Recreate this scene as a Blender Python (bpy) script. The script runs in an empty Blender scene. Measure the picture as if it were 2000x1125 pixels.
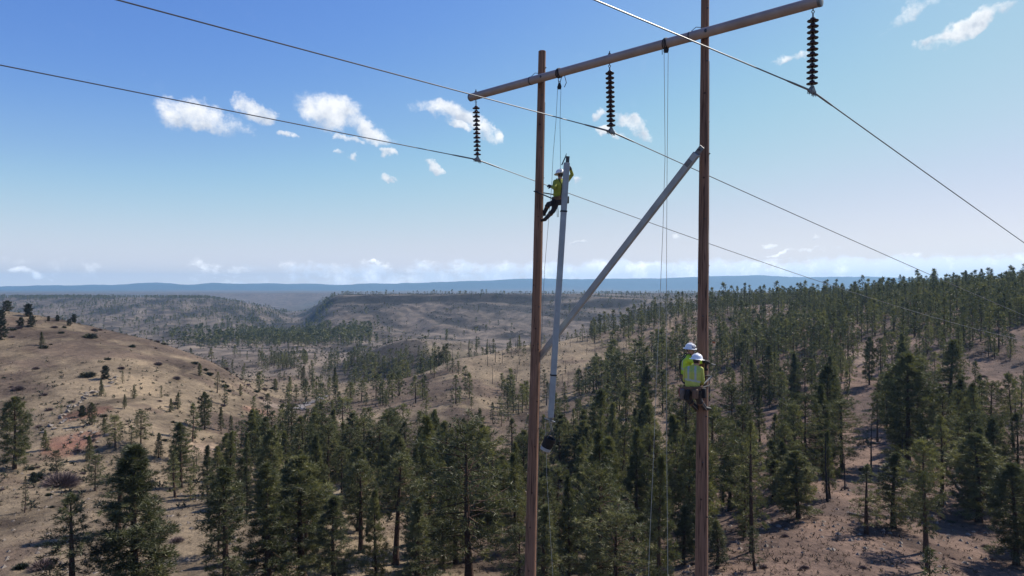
import bpy, bmesh, math, random
import numpy as np
from mathutils import Vector, Matrix

random.seed(11)
rng = np.random.default_rng(11)
SC = bpy.context.scene
COL = SC.collection
R = math.radians

# ------------------------------------------------------------------ camera
F = 1333.3                      # focal length in photograph pixels (24 mm on 36 mm, 2000 px wide)
cam_d = bpy.data.cameras.new('camera')
cam_d.lens = 24.0
cam_d.sensor_width = 36.0
cam_d.clip_start = 0.1
cam_d.clip_end = 60000
cam = bpy.data.objects.new('camera', cam_d)
cam.location = (0, 0, 0)
cam.rotation_euler = (R(90), 0, 0)
COL.objects.link(cam)
SC.camera = cam

# ------------------------------------------------------------------ light
SUN_AZ, SUN_EL = 54.0, 44.0     # degrees right of the view direction, above the horizon
sun_vec = Vector((math.sin(R(SUN_AZ)) * math.cos(R(SUN_EL)),
                  math.cos(R(SUN_AZ)) * math.cos(R(SUN_EL)), math.sin(R(SUN_EL))))
sl = bpy.data.lights.new('sun', 'SUN')
sl.energy = 5.0
sl.angle = R(0.53)
sl.color = (1.0, 0.93, 0.84)
sun = bpy.data.objects.new('sun', sl)
sun.rotation_euler = sun_vec.to_track_quat('Z', 'Y').to_euler()
sun.location = sun_vec * 400
COL.objects.link(sun)

SC.view_settings.view_transform = 'Standard'
SC.view_settings.look = 'None'
SC.view_settings.exposure = 0.40
SC.view_settings.gamma = 1.0
SC.view_settings.use_curve_mapping = False
SC.cycles.use_denoising = True
SC.cycles.max_bounces = 6
SC.cycles.diffuse_bounces = 2
SC.cycles.glossy_bounces = 2
SC.cycles.transparent_max_bounces = 8
SC.cycles.volume_bounces = 0
SC.cycles.use_adaptive_sampling = False

# ------------------------------------------------------------------ node helpers
class NT:
    """small wrapper that adds and links nodes"""
    def __init__(self, tree):
        self.t = tree
        self.t.nodes.clear()

    def n(self, kind, **kw):
        nd = self.t.nodes.new(kind)
        for k, v in kw.items():
            setattr(nd, k, v)
        return nd

    def put(self, sock, v):
        if v is None:
            return
        if isinstance(v, bpy.types.NodeSocket):
            self.t.links.new(v, sock)
        else:
            sock.default_value = v

    def m(self, op, a, b=None, c=None, clamp=False):
        nd = self.n('ShaderNodeMath', operation=op, use_clamp=clamp)
        self.put(nd.inputs[0], a)
        if b is not None:
            self.put(nd.inputs[1], b)
        if c is not None:
            self.put(nd.inputs[2], c)
        return nd.outputs[0]

    def noise(self, vec, scale, detail=4, rough=0.55, dist=0.0):
        nd = self.n('ShaderNodeTexNoise')
        if vec is not None:
            self.put(nd.inputs['Vector'], vec)
        nd.inputs['Scale'].default_value = scale
        nd.inputs['Detail'].default_value = detail
        nd.inputs['Roughness'].default_value = rough
        nd.inputs['Distortion'].default_value = dist
        return nd

    def mix(self, f, a, b, mode='MIX'):
        nd = self.n('ShaderNodeMix', data_type='RGBA', blend_type=mode)
        self.put(nd.inputs[0], f)
        self.put(nd.inputs[6], a)
        self.put(nd.inputs[7], b)
        return nd.outputs[2]

    def ramp(self, fac, stops, interp='LINEAR'):
        nd = self.n('ShaderNodeValToRGB')
        cr = nd.color_ramp
        cr.interpolation = interp
        while len(cr.elements) < len(stops):
            cr.elements.new(0.5)
        for e, (p, c) in zip(cr.elements, stops):
            e.position = p
            e.color = c if len(c) == 4 else (*c, 1)
        self.put(nd.inputs[0], fac)
        return nd.outputs[0]

    def remap(self, v, a, b, c=0.0, d=1.0, smooth=False):
        nd = self.n('ShaderNodeMapRange')
        if smooth:
            nd.interpolation_type = 'SMOOTHSTEP'
        self.put(nd.inputs[0], v)
        for i, x in enumerate((a, b, c, d)):
            nd.inputs[i + 1].default_value = x
        return nd.outputs[0]


def rgb(*c):
    return (c[0], c[1], c[2], 1.0)


# ------------------------------------------------------------------ sky
world = bpy.data.worlds.new('World')
SC.world = world
world.use_nodes = True
W = NT(world.node_tree)
sky = W.n('ShaderNodeTexSky', sky_type='NISHITA')
sky.sun_disc = False
sky.sun_elevation = R(SUN_EL)
sky.sun_rotation = R(SUN_AZ)
sky.altitude = 900
sky.air_density = 1.0
sky.dust_density = 0.6
sky.ozone_density = 2.2
tc = W.n('ShaderNodeTexCoord')
sep = W.n('ShaderNodeSeparateXYZ')
W.t.links.new(tc.outputs['Generated'], sep.inputs[0])
dx, dy, dz = sep.outputs
az = W.m('ARCTAN2', dx, dy)
el = W.m('ARCSINE', dz)
# wispy domain warp
wn = W.noise(tc.outputs['Generated'], 16.0, 5, 0.6)
wn2 = W.noise(tc.outputs['Generated'], 38.0, 7, 0.66)
ws = W.n('ShaderNodeSeparateColor')
W.t.links.new(wn.outputs['Color'], ws.inputs[0])
azw = W.m('ADD', az, W.m('MULTIPLY', W.m('SUBTRACT', ws.outputs[0], 0.5), 0.10))
elw = W.m('ADD', el, W.m('MULTIPLY', W.m('SUBTRACT', ws.outputs[1], 0.5), 0.055))


def px_dir(x, y):
    a = (x - 1000) / F
    v = (562.5 - y) / F
    return math.atan(a), math.atan(v / math.sqrt(1 + a * a))


# the photograph's clouds: middle, half-length, half-height (pixels), tilt (degrees, + = rising to the right), weight
CL = [(390, 228, 132, 34, -10, 1.0), (345, 222, 75, 22, 0, .8), (505, 216, 55, 24, -14, 1.0), (660, 225, 92, 40, -8, 1.0), (730, 258, 62, 30, -30, 1.0),
      (880, 224, 92, 24, -8, 1.0), (945, 245, 46, 22, -28, 1.0), (900, 248, 42, 12, -15, .9), (553, 265, 20, 9, -8, .8), (690, 274, 34, 10, -12, .8),
      (768, 304, 26, 10, -14, .85), (855, 331, 24, 10, -4, .95), (655, 299, 16, 7, 0, .7), (693, 305, 15, 9, 0, .7), (763, 349, 26, 7, -8, .75),
      (1245, 240, 44, 18, -22, 1.0), (1180, 228, 22, 16, 0, .8), (1195, 258, 34, 9, 0, .75), (1545, 113, 34, 11, 3, .85), (1890, 50, 115, 26, 24, 1.25), (1850, 75, 70, 16, 10, 1.1),
      (1780, 22, 95, 26, 28, .55), (1320, 473, 24, 7, 0, .8), (1513, 472, 17, 7, 0, .8), (1595, 472, 14, 5, 0, .7), (1137, 343, 18, 6, -10, .6), (1136, 479, 24, 6, 0, .7),
      (1560, 492, 120, 5, 0, .5), (60, 538, 52, 15, 0, .8), (722, 516, 22, 6, 0, .6)]
mask = None
for (x, y, a, b, tilt, wgt) in CL:
    a0, e0 = px_dir(x, y)
    ra = 0.84 * a / F * math.cos(a0) ** 2
    rb = 0.80 * b / F * math.cos(a0)
    t = R(tilt)
    ua = W.m('SUBTRACT', azw, a0)
    ue = W.m('SUBTRACT', elw, e0)
    p = W.m('ADD', W.m('MULTIPLY', ua, math.cos(t) / ra), W.m('MULTIPLY', ue, math.sin(t) / ra))
    q = W.m('ADD', W.m('MULTIPLY', ua, -math.sin(t) / rb), W.m('MULTIPLY', ue, math.cos(t) / rb))
    d2 = W.m('ADD', W.m('MULTIPLY', p, p), W.m('MULTIPLY', q, q))
    s = W.m('MULTIPLY', W.m('SUBTRACT', 1.0, W.m('MULTIPLY', d2, 0.75)), wgt)
    if mask is None:
        mask, qsel = s, q
    else:
        gt = W.m('GREATER_THAN', s, mask)
        qsel = W.m('ADD', qsel, W.m('MULTIPLY', gt, W.m('SUBTRACT', q, qsel)))
        mask = W.m('MAXIMUM', mask, s)
# sparse clouds for the part of the sky behind the camera, and a bank low over the horizon
el_deg = W.m('MULTIPLY', el, 180 / math.pi)
mp = W.n('ShaderNodeMapping')
W.t.links.new(tc.outputs['Generated'], mp.inputs[0])
mp.inputs['Scale'].default_value = (1, 1, 2.6)
bn = W.noise(mp.outputs[0], 19.0, 8, 0.62, 0.4)
right = W.remap(az, -0.75, 0.35, 0.12, 1.0, True)
band = W.m('MULTIPLY', W.remap(el_deg, 2.9, 1.6, 0, 1, True), right)
bank = W.m('SUBTRACT', W.m('ADD', W.m('MULTIPLY', band, 1.35), W.m('MULTIPLY', W.m('SUBTRACT', bn.outputs[0], 0.5), 2.6)), 0.22)
bank = W.m('MULTIPLY', bank, W.remap(el_deg, 3.4, 2.4, 0, 1, True))
bank = W.m('MINIMUM', bank, band)
back = W.m('MULTIPLY', W.remap(dy, 0.1, -0.3, 0, 1, True), W.m('SUBTRACT', W.noise(mp.outputs[0], 5.0, 4).outputs[0], 0.62))
mask = W.m('MAXIMUM', mask, W.m('MAXIMUM', bank, W.m('MULTIPLY', back, 4.0)))
fine = W.m('MULTIPLY', W.m('SUBTRACT', wn2.outputs[0], 0.5), 2.0)
dens = W.remap(W.m('ADD', mask, fine), 0.12, 1.0, 0, 1, True)
dens = W.m('MULTIPLY', dens, W.remap(mask, -0.05, 0.28, 0, 1, True))
shade = W.noise(tc.outputs['Generated'], 34.0, 4, 0.6)
shk = W.m('ADD', shade.outputs[0], W.m('MULTIPLY', W.m('MINIMUM', W.m('MAXIMUM', qsel, -1.0), 1.0), 0.20))
ccol = W.ramp(shk, [(0.30, (5.0, 5.4, 6.1)), (0.46, (7.0, 7.2, 7.5)), (0.62, (8.6, 8.6, 8.6))])
SKY_STRENGTH = 0.0985
SKN = 0.13                      # the sky's brightness in the picture at this exposure, per unit of the node's value
pre = W.mix(1.0, sky.outputs[0], rgb(0.1, 0.1, 0.1), 'MULTIPLY')
cv = W.n('ShaderNodeRGBCurve')
for ci, pts_ in enumerate(([(0, 0), (.15, .128), (.22, .24), (.34, .43), (.46, .57), (.60, .70), (1, 1)],
                           [(0, 0), (.25, .29), (.35, .45), (.45, .60), (.55, .66), (.70, .70), (1, .86)],
                           [(0, 0), (.42, .70), (.52, .765), (.80, .79), (1, .88)])):
    cc = cv.mapping.curves[ci]
    while len(cc.points) < len(pts_):
        cc.points.new(0.5, 0.5)
    for pt, (x_, y_) in zip(cc.points, pts_):
        pt.location = (x_, y_)
cv.mapping.update()
W.put(cv.inputs['Color'], pre)
skyc = W.mix(1.0, cv.outputs[0], rgb(*[1 / SKN] * 3), 'MULTIPLY')
veil = W.m('MULTIPLY', W.m('POWER', 2.718, W.m('DIVIDE', W.m('MAXIMUM', el_deg, 0.0), -2.6)), 1.0)
skyc = W.mix(veil, skyc, rgb(1.06 / SKN, 1.03 / SKN, 0.99 / SKN))
low = W.remap(el_deg, 3.5, 2.2, 1.0, 1.7, True)
ccol = W.mix(1.0, ccol, low, 'MULTIPLY')
final = W.mix(W.m('MULTIPLY', dens, 0.90), skyc, ccol)
bg = W.n('ShaderNodeBackground')
W.put(bg.inputs[0], final)
bg.inputs[1].default_value = SKY_STRENGTH
wo = W.n('ShaderNodeOutputWorld')
W.t.links.new(bg.outputs[0], wo.inputs[0])

# ------------------------------------------------------------------ object helpers
def tag(o, label=None, cat=None, group=None, kind=None):
    if label:
        o['label'] = label
    if cat:
        o['category'] = cat
    if group:
        o['group'] = group
    if kind:
        o['kind'] = kind
    return o


def big_mesh(name, v, tris, mats=None, smooth=False, mat_idx=None):
    """triangle or quad mesh straight from numpy arrays"""
    v = np.asarray(v, dtype=np.float32)
    tris = np.asarray(tris, dtype=np.int32)
    k = tris.shape[1]
    me = bpy.data.meshes.new(name)
    me.vertices.add(len(v))
    me.vertices.foreach_set('co', v.ravel())
    me.loops.add(tris.size)
    me.loops.foreach_set('vertex_index', tris.ravel())
    me.polygons.add(len(tris))
    me.polygons.foreach_set('loop_start', np.arange(0, tris.size, k, dtype=np.int32))
    if mat_idx is not None:
        me.polygons.foreach_set('material_index', np.asarray(mat_idx, dtype=np.int32))
    me.update(calc_edges=True)
    me.polygons.foreach_set('use_smooth', np.full(len(tris), smooth))
    for m_ in (mats or []):
        me.materials.append(m_)
    return me


def link(name, me, parent=None, loc=None):
    o = bpy.data.objects.new(name, me)
    COL.objects.link(o)
    if parent is not None:
        o.parent = parent
    if loc is not None:
        o.location = loc
    return o


def empty(name, loc):
    o = bpy.data.objects.new(name, None)
    o.empty_display_size = 0.3
    o.location = loc
    COL.objects.link(o)
    return o


class MB:
    """collects vertices and faces of one mesh"""
    def __init__(self):
        self.v, self.f = [], []

    def add(self, v, f):
        b = len(self.v)
        self.v += [tuple(x) for x in v]
        self.f += [tuple(i + b for i in q) for q in f]

    def tube(self, pts, rad, n=8, caps=True):
        pts = [Vector(p) for p in pts]
        if not hasattr(rad, '__len__'):
            rad = [rad] * len(pts)
        vs, fs = [], []
        up = None
        for i, p in enumerate(pts):
            d = (pts[min(i + 1, len(pts) - 1)] - pts[max(i - 1, 0)]).normalized()
            if up is None:
                up = Vector((0, 0, 1)) if abs(d.z) < 0.9 else Vector((1, 0, 0))
            a = d.cross(up).normalized()
            b = a.cross(d).normalized()
            up = b
            for j in range(n):
                t = 2 * math.pi * j / n
                vs.append(p + (a * math.cos(t) + b * math.sin(t)) * rad[i])
        for i in range(len(pts) - 1):
            for j in range(n):
                fs.append((i * n + j, i * n + (j + 1) % n, (i + 1) * n + (j + 1) % n, (i + 1) * n + j))
        if caps:
            fs.append(tuple(range(n - 1, -1, -1)))
            fs.append(tuple((len(pts) - 1) * n + j for j in range(n)))
        self.add(vs, fs)
        return self

    def lathe(self, c, axis, prof, n=16):
        """prof: (radius, height along axis)"""
        c = Vector(c)
        ax = Vector(axis).normalized()
        a = ax.orthogonal().normalized()
        b = ax.cross(a)
        vs, fs = [], []
        for (r, h) in prof:
            for j in range(n):
                t = 2 * math.pi * j / n
                vs.append(c + ax * h + (a * math.cos(t) + b * math.sin(t)) * max(r, 1e-4))
        for i in range(len(prof) - 1):
            for j in range(n):
                fs.append((i * n + j, i * n + (j + 1) % n, (i + 1) * n + (j + 1) % n, (i + 1) * n + j))
        fs.append(tuple(range(n - 1, -1, -1)))
        fs.append(tuple((len(prof) - 1) * n + j for j in range(n)))
        self.add(vs, fs)
        return self

    def box(self, c, ax, ay, az_):
        """oriented box: centre and three half-vectors"""
        c, ax, ay, az_ = Vector(c), Vector(ax), Vector(ay), Vector(az_)
        vs = [c + ax * i + ay * j + az_ * k for i in (-1, 1) for j in (-1, 1) for k in (-1, 1)]
        self.add(vs, [(0, 1, 3, 2), (4, 6, 7, 5), (0, 4, 5, 1), (2, 3, 7, 6), (0, 2, 6, 4), (1, 5, 7, 3)])
        return self

    def build(self, name, mat, parent=None, smooth=True, bevel=0.0, origin=None):
        me = bpy.data.meshes.new(name)
        vs = self.v
        if origin is not None:
            o_ = Vector(origin)
            vs = [tuple(Vector(p) - o_) for p in vs]
        me.from_pydata(vs, [], self.f)
        bm = bmesh.new()
        bm.from_mesh(me)
        bmesh.ops.recalc_face_normals(bm, faces=bm.faces)
        if bevel:
            bmesh.ops.bevel(bm, geom=bm.edges[:], offset=bevel, segments=2, affect='EDGES', profile=0.5)
        bm.to_mesh(me)
        bm.free()
        me.materials.append(mat)
        if smooth:
            me.polygons.foreach_set('use_smooth', np.ones(len(me.polygons), dtype=bool))
            try:
                me.set_sharp_from_angle(angle=R(38))
            except Exception:
                pass
        return link(name, me, parent, origin)


def at(x, y, Y):
    """a photograph pixel at depth Y as a point in the place"""
    return Vector(((x - 1000) / F * Y, Y, (562.5 - y) / F * Y))


# ------------------------------------------------------------------ materials
def material(name):
    mt = bpy.data.materials.new(name)
    mt.use_nodes = True
    return mt, NT(mt.node_tree)


def simple(name, col, rough=0.7, metal=0.0, var=0.15, nscale=6.0, bump=0.0, spec=0.4):
    mt, T = material(name)
    c = T.n('ShaderNodeTexCoord')
    n1 = T.noise(c.outputs['Object'], nscale, 5, 0.6)
    lo = rgb(*[x * (1 - var) for x in col])
    hi = rgb(*[min(1, x * (1 + var)) for x in col])
    colr = T.ramp(n1.outputs[0], [(0.3, lo), (0.7, hi)])
    b = T.n('ShaderNodeBsdfPrincipled')
    T.put(b.inputs['Base Color'], colr)
    b.inputs['Roughness'].default_value = rough
    b.inputs['Metallic'].default_value = metal
    b.inputs['Specular IOR Level'].default_value = spec
    if bump:
        bp = T.n('ShaderNodeBump')
        bp.inputs['Strength'].default_value = bump
        T.put(bp.inputs['Height'], T.noise(c.outputs['Object'], nscale * 4, 4).outputs[0])
        T.put(b.inputs['Normal'], bp.outputs[0])
    o = T.n('ShaderNodeOutputMaterial')
    T.put(o.inputs[0], b.outputs[0])
    return mt


def wood_pole_mat(name, c_lo, c_hi, crack):
    mt, T = material(name)
    c = T.n('ShaderNodeTexCoord')
    mp_ = T.n('ShaderNodeMapping')
    T.put(mp_.inputs[0], c.outputs['Object'])
    mp_.inputs['Scale'].default_value = (1, 1, 0.035)
    g = T.noise(mp_.outputs[0], 26.0, 6, 0.65, 0.4)
    big = T.noise(c.outputs['Object'], 0.9, 4, 0.6)
    col = T.ramp(g.outputs[0], [(0.28, c_lo), (0.72, c_hi)])
    col = T.mix(T.remap(big.outputs[0], 0.35, 0.7, 0.0, 0.55), col, rgb(*[x * 0.62 for x in c_hi]))
    # drying checks: thin dark vertical lines
    mp2 = T.n('ShaderNodeMapping')
    T.put(mp2.inputs[0], c.outputs['Object'])
    mp2.inputs['Scale'].default_value = (1, 1, 0.02)
    v = T.noise(mp2.outputs[0], 15.0, 2, 0.5, 0.2)
    line = T.remap(T.m('ABSOLUTE', T.m('SUBTRACT', v.outputs[0], 0.5)), 0.0, 0.028, 1, 0)
    col = T.mix(T.m('MULTIPLY', line, 0.9), col, crack)
    # knots
    vo = T.n('ShaderNodeTexVoronoi')
    T.put(vo.inputs[0], c.outputs['Object'])
    vo.inputs['Scale'].default_value = 3.4
    knot = T.remap(vo.outputs[0], 0.06, 0.13, 1, 0, True)
    col = T.mix(T.m('MULTIPLY', knot, 0.8), col, crack)
    b = T.n('ShaderNodeBsdfPrincipled')
    T.put(b.inputs['Base Color'], col)
    b.inputs['Roughness'].default_value = 0.85
    b.inputs['Specular IOR Level'].default_value = 0.25
    bp = T.n('ShaderNodeBump')
    bp.inputs['Strength'].default_value = 0.5
    bp.inputs['Distance'].default_value = 0.02
    T.put(bp.inputs['Height'], T.m('SUBTRACT', g.outputs[0], T.m('ADD', line, knot)))
    T.put(b.inputs['Normal'], bp.outputs[0])
    o = T.n('ShaderNodeOutputMaterial')
    T.put(o.inputs[0], b.outputs[0])
    return mt


def needle_mat(name, dark, mid, light, trans=0.3):
    mt, T = material(name)
    g = T.n('ShaderNodeNewGeometry')
    tree = T.noise(g.outputs['Position'], 0.11, 2, 0.5)
    tuft = T.noise(g.outputs['Position'], 1.3, 3, 0.6)
    k = T.m('ADD', T.m('MULTIPLY', tree.outputs[0], 0.62), T.m('MULTIPLY', tuft.outputs[0], 0.50))
    col = T.ramp(k, [(0.38, dark), (0.55, mid), (0.72, light)])
    d = T.n('ShaderNodeBsdfDiffuse')
    T.put(d.inputs[0], col)
    tr = T.n('ShaderNodeBsdfTranslucent')
    T.put(tr.inputs[0], T.mix(1.0, col, rgb(1.1, 1.15, 0.6), 'MULTIPLY'))
    gl = T.n('ShaderNodeBsdfGlossy')
    gl.inputs['Roughness'].default_value = 0.5
    gl.inputs[0].default_value = rgb(0.5, 0.5, 0.5)
    mx = T.n('ShaderNodeMixShader')
    mx.inputs[0].default_value = trans
    T.put(mx.inputs[1], d.outputs[0])
    T.put(mx.inputs[2], tr.outputs[0])
    mx2 = T.n('ShaderNodeMixShader')
    mx2.inputs[0].default_value = 0.05
    T.put(mx2.inputs[1], mx.outputs[0])
    T.put(mx2.inputs[2], gl.outputs[0])
    o = T.n('ShaderNodeOutputMaterial')
    T.put(o.inputs[0], mx2.outputs[0])
    return mt


M = {}
M['pole'] = wood_pole_mat('pole_wood', (0.125, 0.066, 0.042), (0.35, 0.195, 0.125), (0.035, 0.02, 0.016, 1))
M['arm'] = simple('arm_paint', (0.33, 0.255, 0.22), 0.45, 0.0, 0.16, 1.6, 0.05)
M['steel'] = simple('brace_galvanised', (0.33, 0.36, 0.365), 0.55, 0.2, 0.16, 2.5, 0.05)
M['dark_steel'] = simple('dark_steel', (0.07, 0.07, 0.075), 0.45, 0.7, 0.2, 9.0)
M['hardware'] = simple('galvanised_hardware', (0.17, 0.175, 0.185), 0.5, 0.5, 0.2, 9.0)
M['porcelain'] = simple('brown_porcelain', (0.035, 0.017, 0.015), 0.12, 0.0, 0.2, 4.0, 0, 0.6)
M['wire'] = simple('conductor_aluminium', (0.155, 0.158, 0.165), 0.42, 0.55, 0.1, 3.0)
M['rope'] = simple('rope_fibre', (0.13, 0.13, 0.13), 0.8, 0.0, 0.25, 40.0)
M['rope_pale'] = simple('pale_rope_fibre', (0.42, 0.40, 0.34), 0.8, 0.0, 0.2, 40.0)
M['webbing'] = simple('black_webbing', (0.018, 0.018, 0.022), 0.7, 0.0, 0.2, 20.0)
M['bag'] = simple('black_canvas', (0.014, 0.014, 0.015), 0.85, 0.0, 0.25, 14.0, 0.2)
M['bag_base'] = simple('pale_canvas', (0.35, 0.34, 0.32), 0.85, 0.0, 0.15, 14.0, 0.2)
M['bark'] = simple('pine_bark', (0.075, 0.048, 0.036), 0.95, 0.0, 0.4, 5.0, 0.3, 0.1)
M['dead'] = simple('dead_wood', (0.13, 0.115, 0.105), 0.9, 0.0, 0.35, 3.0, 0.2, 0.1)
M['char'] = simple('charred_wood', (0.045, 0.038, 0.036), 0.9, 0.0, 0.35, 3.0, 0.2, 0.1)
M['twig'] = simple('bare_twigs', (0.14, 0.105, 0.10), 0.9, 0.0, 0.3, 3.0, 0, 0.1)
M['brush'] = simple('sage_brush', (0.085, 0.083, 0.055), 0.9, 0.0, 0.35, 3.0, 0, 0.1)
M['rock'] = simple('pale_rock', (0.22, 0.185, 0.15), 0.9, 0.0, 0.3, 1.5, 0.4, 0.2)
M['needle'] = needle_mat('pine_needles', (0.032, 0.038, 0.020, 1), (0.094, 0.100, 0.048, 1), (0.240, 0.226, 0.092, 1), 0.29)
M['needle_far'] = M['needle']
M['juniper'] = needle_mat('juniper_leaves', (0.018, 0.024, 0.018, 1), (0.030, 0.038, 0.026, 1), (0.055, 0.062, 0.034, 1), 0.15)
M['skin'] = simple('skin', (0.42, 0.22, 0.15), 0.55, 0.0, 0.1, 20.0)
M['hair'] = simple('dark_hair', (0.03, 0.02, 0.015), 0.7, 0.0, 0.2, 30.0)
M['hivis'] = simple('hi_vis_lime', (0.50, 0.68, 0.05), 0.8, 0.0, 0.12, 9.0, 0.25)
M['hivis_dull'] = simple('hi_vis_yellow', (0.45, 0.47, 0.10), 0.8, 0.0, 0.15, 9.0, 0.25)
M['hivis_olive'] = simple('hi_vis_olive', (0.27, 0.29, 0.04), 0.85, 0.0, 0.2, 9.0, 0.3)
M['reflect'] = simple('reflective_tape', (0.40, 0.42, 0.34), 0.4, 0.0, 0.08, 9.0)
M['hat'] = simple('hard_hat_shell', (0.80, 0.80, 0.80), 0.3, 0.0, 0.03, 3.0)
M['sticker'] = simple('hat_stickers', (0.08, 0.08, 0.10), 0.5, 0.0, 0.3, 60.0)
M['trouser'] = simple('dark_denim', (0.030, 0.032, 0.040), 0.85, 0.0, 0.25, 12.0, 0.25)
M['leather'] = simple('brown_leather', (0.15, 0.085, 0.05), 0.7, 0.0, 0.3, 10.0, 0.2)
M['boot'] = simple('black_boot', (0.02, 0.018, 0.017), 0.5, 0.0, 0.2, 10.0)
M['glove'] = simple('dark_glove', (0.04, 0.03, 0.027), 0.8, 0.0, 0.25, 14.0, 0.2)
M['glass_dark'] = simple('sunglasses', (0.01, 0.01, 0.012), 0.1, 0.0, 0.1, 5.0, 0, 0.6)
M['orange'] = simple('orange_tape', (0.75, 0.16, 0.03), 0.7, 0.0, 0.1, 5.0)
M['tan_bag'] = simple('tan_canvas', (0.15, 0.115, 0.09), 0.85, 0.0, 0.25, 14.0, 0.2)
M['red_bag'] = simple('red_pouch', (0.28, 0.06, 0.045), 0.8, 0.0, 0.2, 8.0)


# ------------------------------------------------------------------ terrain
def vnoise(x, y, seed):
    """smooth value noise in -1..1"""
    xi = np.floor(x).astype(np.int64)
    yi = np.floor(y).astype(np.int64)
    fx, fy = x - xi, y - yi
    fx = fx * fx * (3 - 2 * fx)
    fy = fy * fy * (3 - 2 * fy)

    def h(a, b):
        n = (a * 374761393 + b * 668265263 + seed * 974634777) & 0x7fffffff
        n = ((n ^ (n >> 13)) * 1274126177) & 0x7fffffff
        n = n ^ (n >> 16)
        return (n & 0xffff) / 32767.5 - 1
    return (h(xi, yi) * (1 - fx) + h(xi + 1, yi) * fx) * (1 - fy) + (h(xi, yi + 1) * (1 - fx) + h(xi + 1, yi + 1) * fx) * fy


def fbm(x, y, scale, octv=4, seed=1):
    s, a, t = 0, 1.0, 0
    for k in range(octv):
        s = s + a * vnoise(x / scale + 17.3 * k, y / scale - 9.1 * k, seed + k)
        t += a
        a *= 0.5
        scale = scale / 2.03
    return s / t


# profiles: photograph column -> list of (depth Y in metres, photograph row of the ground there)
PRO = {
    -700: [(66, 1125), (100, 960), (125, 860), (150, 800), (200, 700), (250, 600), (300, 545), (350, 520), (420, 530), (700, 600), (1300, 600), (2200, 583)],
    -300: [(66, 1125), (100, 970), (118, 900), (140, 830), (180, 730), (220, 650), (260, 590), (300, 570), (360, 575), (600, 660), (1300, 640), (2000, 600), (2200, 583)],
    0: [(68, 1125), (95, 1000), (115, 915), (126, 890), (140, 850), (165, 785), (210, 702), (250, 642), (290, 607), (330, 606), (600, 690), (1250, 640), (1700, 612), (2100, 590), (2200, 583)],
    200: [(66, 1125), (95, 1000), (112, 945), (125, 915), (140, 845), (180, 765), (220, 702), (290, 645), (320, 646), (550, 700), (1000, 665), (1300, 640), (1700, 612), (2050, 590), (2180, 583)],
    400: [(70, 1110), (95, 1000), (115, 945), (130, 925), (150, 872), (190, 802), (235, 742), (275, 704), (305, 703), (480, 730), (640, 692), (900, 668), (1300, 641), (1700, 612), (2050, 590), (2170, 584)],
    520: [(70, 1110), (95, 1005), (130, 925), (180, 855), (230, 800), (262, 772), (300, 770), (480, 730), (640, 693), (900, 668), (1300, 645), (1700, 622), (2050, 603), (2200, 598)],
    580: [(70, 1110), (95, 1015), (140, 905), (200, 832), (260, 797), (285, 786), (340, 765), (420, 738), (600, 690), (900, 667), (1300, 652), (1700, 632), (2100, 618), (2400, 612)],
    660: [(70, 1110), (95, 1015), (140, 905), (200, 835), (270, 785), (330, 752), (420, 766), (480, 748), (530, 716), (570, 703), (620, 700), (850, 672), (1000, 655), (1250, 620), (1450, 598), (1525, 590), (1560, 578)],
    800: [(72, 1112), (100, 1005), (140, 902), (220, 802), (280, 762), (320, 738), (350, 741), (420, 758), (490, 738), (535, 692), (575, 664), (640, 661), (760, 676), (950, 660), (1150, 632), (1380, 606), (1515, 592), (1550, 576)],
    900: [(72, 1112), (100, 1010), (145, 902), (230, 790), (300, 732), (350, 704), (375, 703), (440, 724), (500, 714), (555, 684), (595, 668), (660, 665), (760, 676), (950, 655), (1150, 628), (1380, 605), (1512, 591), (1546, 575.5)],
    1000: [(72, 1115), (100, 1005), (150, 902), (240, 800), (300, 750), (350, 706), (400, 684), (430, 683), (600, 700), (760, 678), (850, 668), (1100, 630), (1350, 603), (1505, 591), (1542, 575)],
    1200: [(70, 1125), (100, 1000), (135, 902), (165, 855), (230, 782), (310, 722), (400, 668), (470, 644), (500, 644), (700, 665), (850, 650), (1050, 622), (1250, 607), (1318, 601), (1350, 583), (1700, 577), (2300, 573)],
    1300: [(66, 1125), (98, 1000), (135, 902), (180, 830), (250, 750), (330, 690), (420, 640), (500, 617), (540, 616), (720, 622), (900, 612), (1150, 596), (1400, 584), (2300, 573)],
    1400: [(62, 1125), (95, 1000), (135, 900), (190, 800), (270, 720), (370, 655), (450, 618), (530, 600), (570, 600), (800, 598), (1000, 592), (1300, 584), (2200, 573)],
    1600: [(60, 1125), (85, 1000), (120, 900), (170, 800), (250, 702), (340, 640), (440, 608), (540, 590), (600, 589), (1000, 579), (2200, 572)],
    1800: [(62, 1125), (90, 1000), (120, 900), (160, 800), (220, 702), (270, 650), (380, 598), (450, 576), (520, 574), (1000, 572), (2200, 570)],
    2000: [(66, 1125), (92, 1000), (120, 895), (155, 800), (205, 700), (250, 642), (330, 592), (400, 569), (460, 566), (1000, 570), (2200, 570)],
    2500: [(66, 1125), (92, 1000), (120, 880), (155, 780), (205, 680), (250, 620), (330, 570), (400, 550), (480, 548), (1000, 568), (2200, 570)],
}
CREST = [(-900, 557), (-200, 557), (0, 557), (250, 556), (300, 553), (340, 553), (360, 556), (400, 554), (430, 553), (460, 555), (560, 554), (640, 554.5), (700, 554), (735, 552), (750, 554), (830, 551.5),
         (900, 549), (960, 548), (1040, 545.5), (1150, 544), (1230, 545), (1300, 545), (1370, 541), (1420, 538), (1480, 536), (1520, 539), (1560, 541), (1640, 540), (1720, 541), (1800, 543), (2000, 546), (2800, 548)]
LD0, LD1 = math.log(5.0), math.log(15000.0)
ND = 900
lgrid = np.linspace(LD0, LD1, ND)
dgrid = np.exp(lgrid)
cols = sorted(PRO)
tab = []
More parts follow.
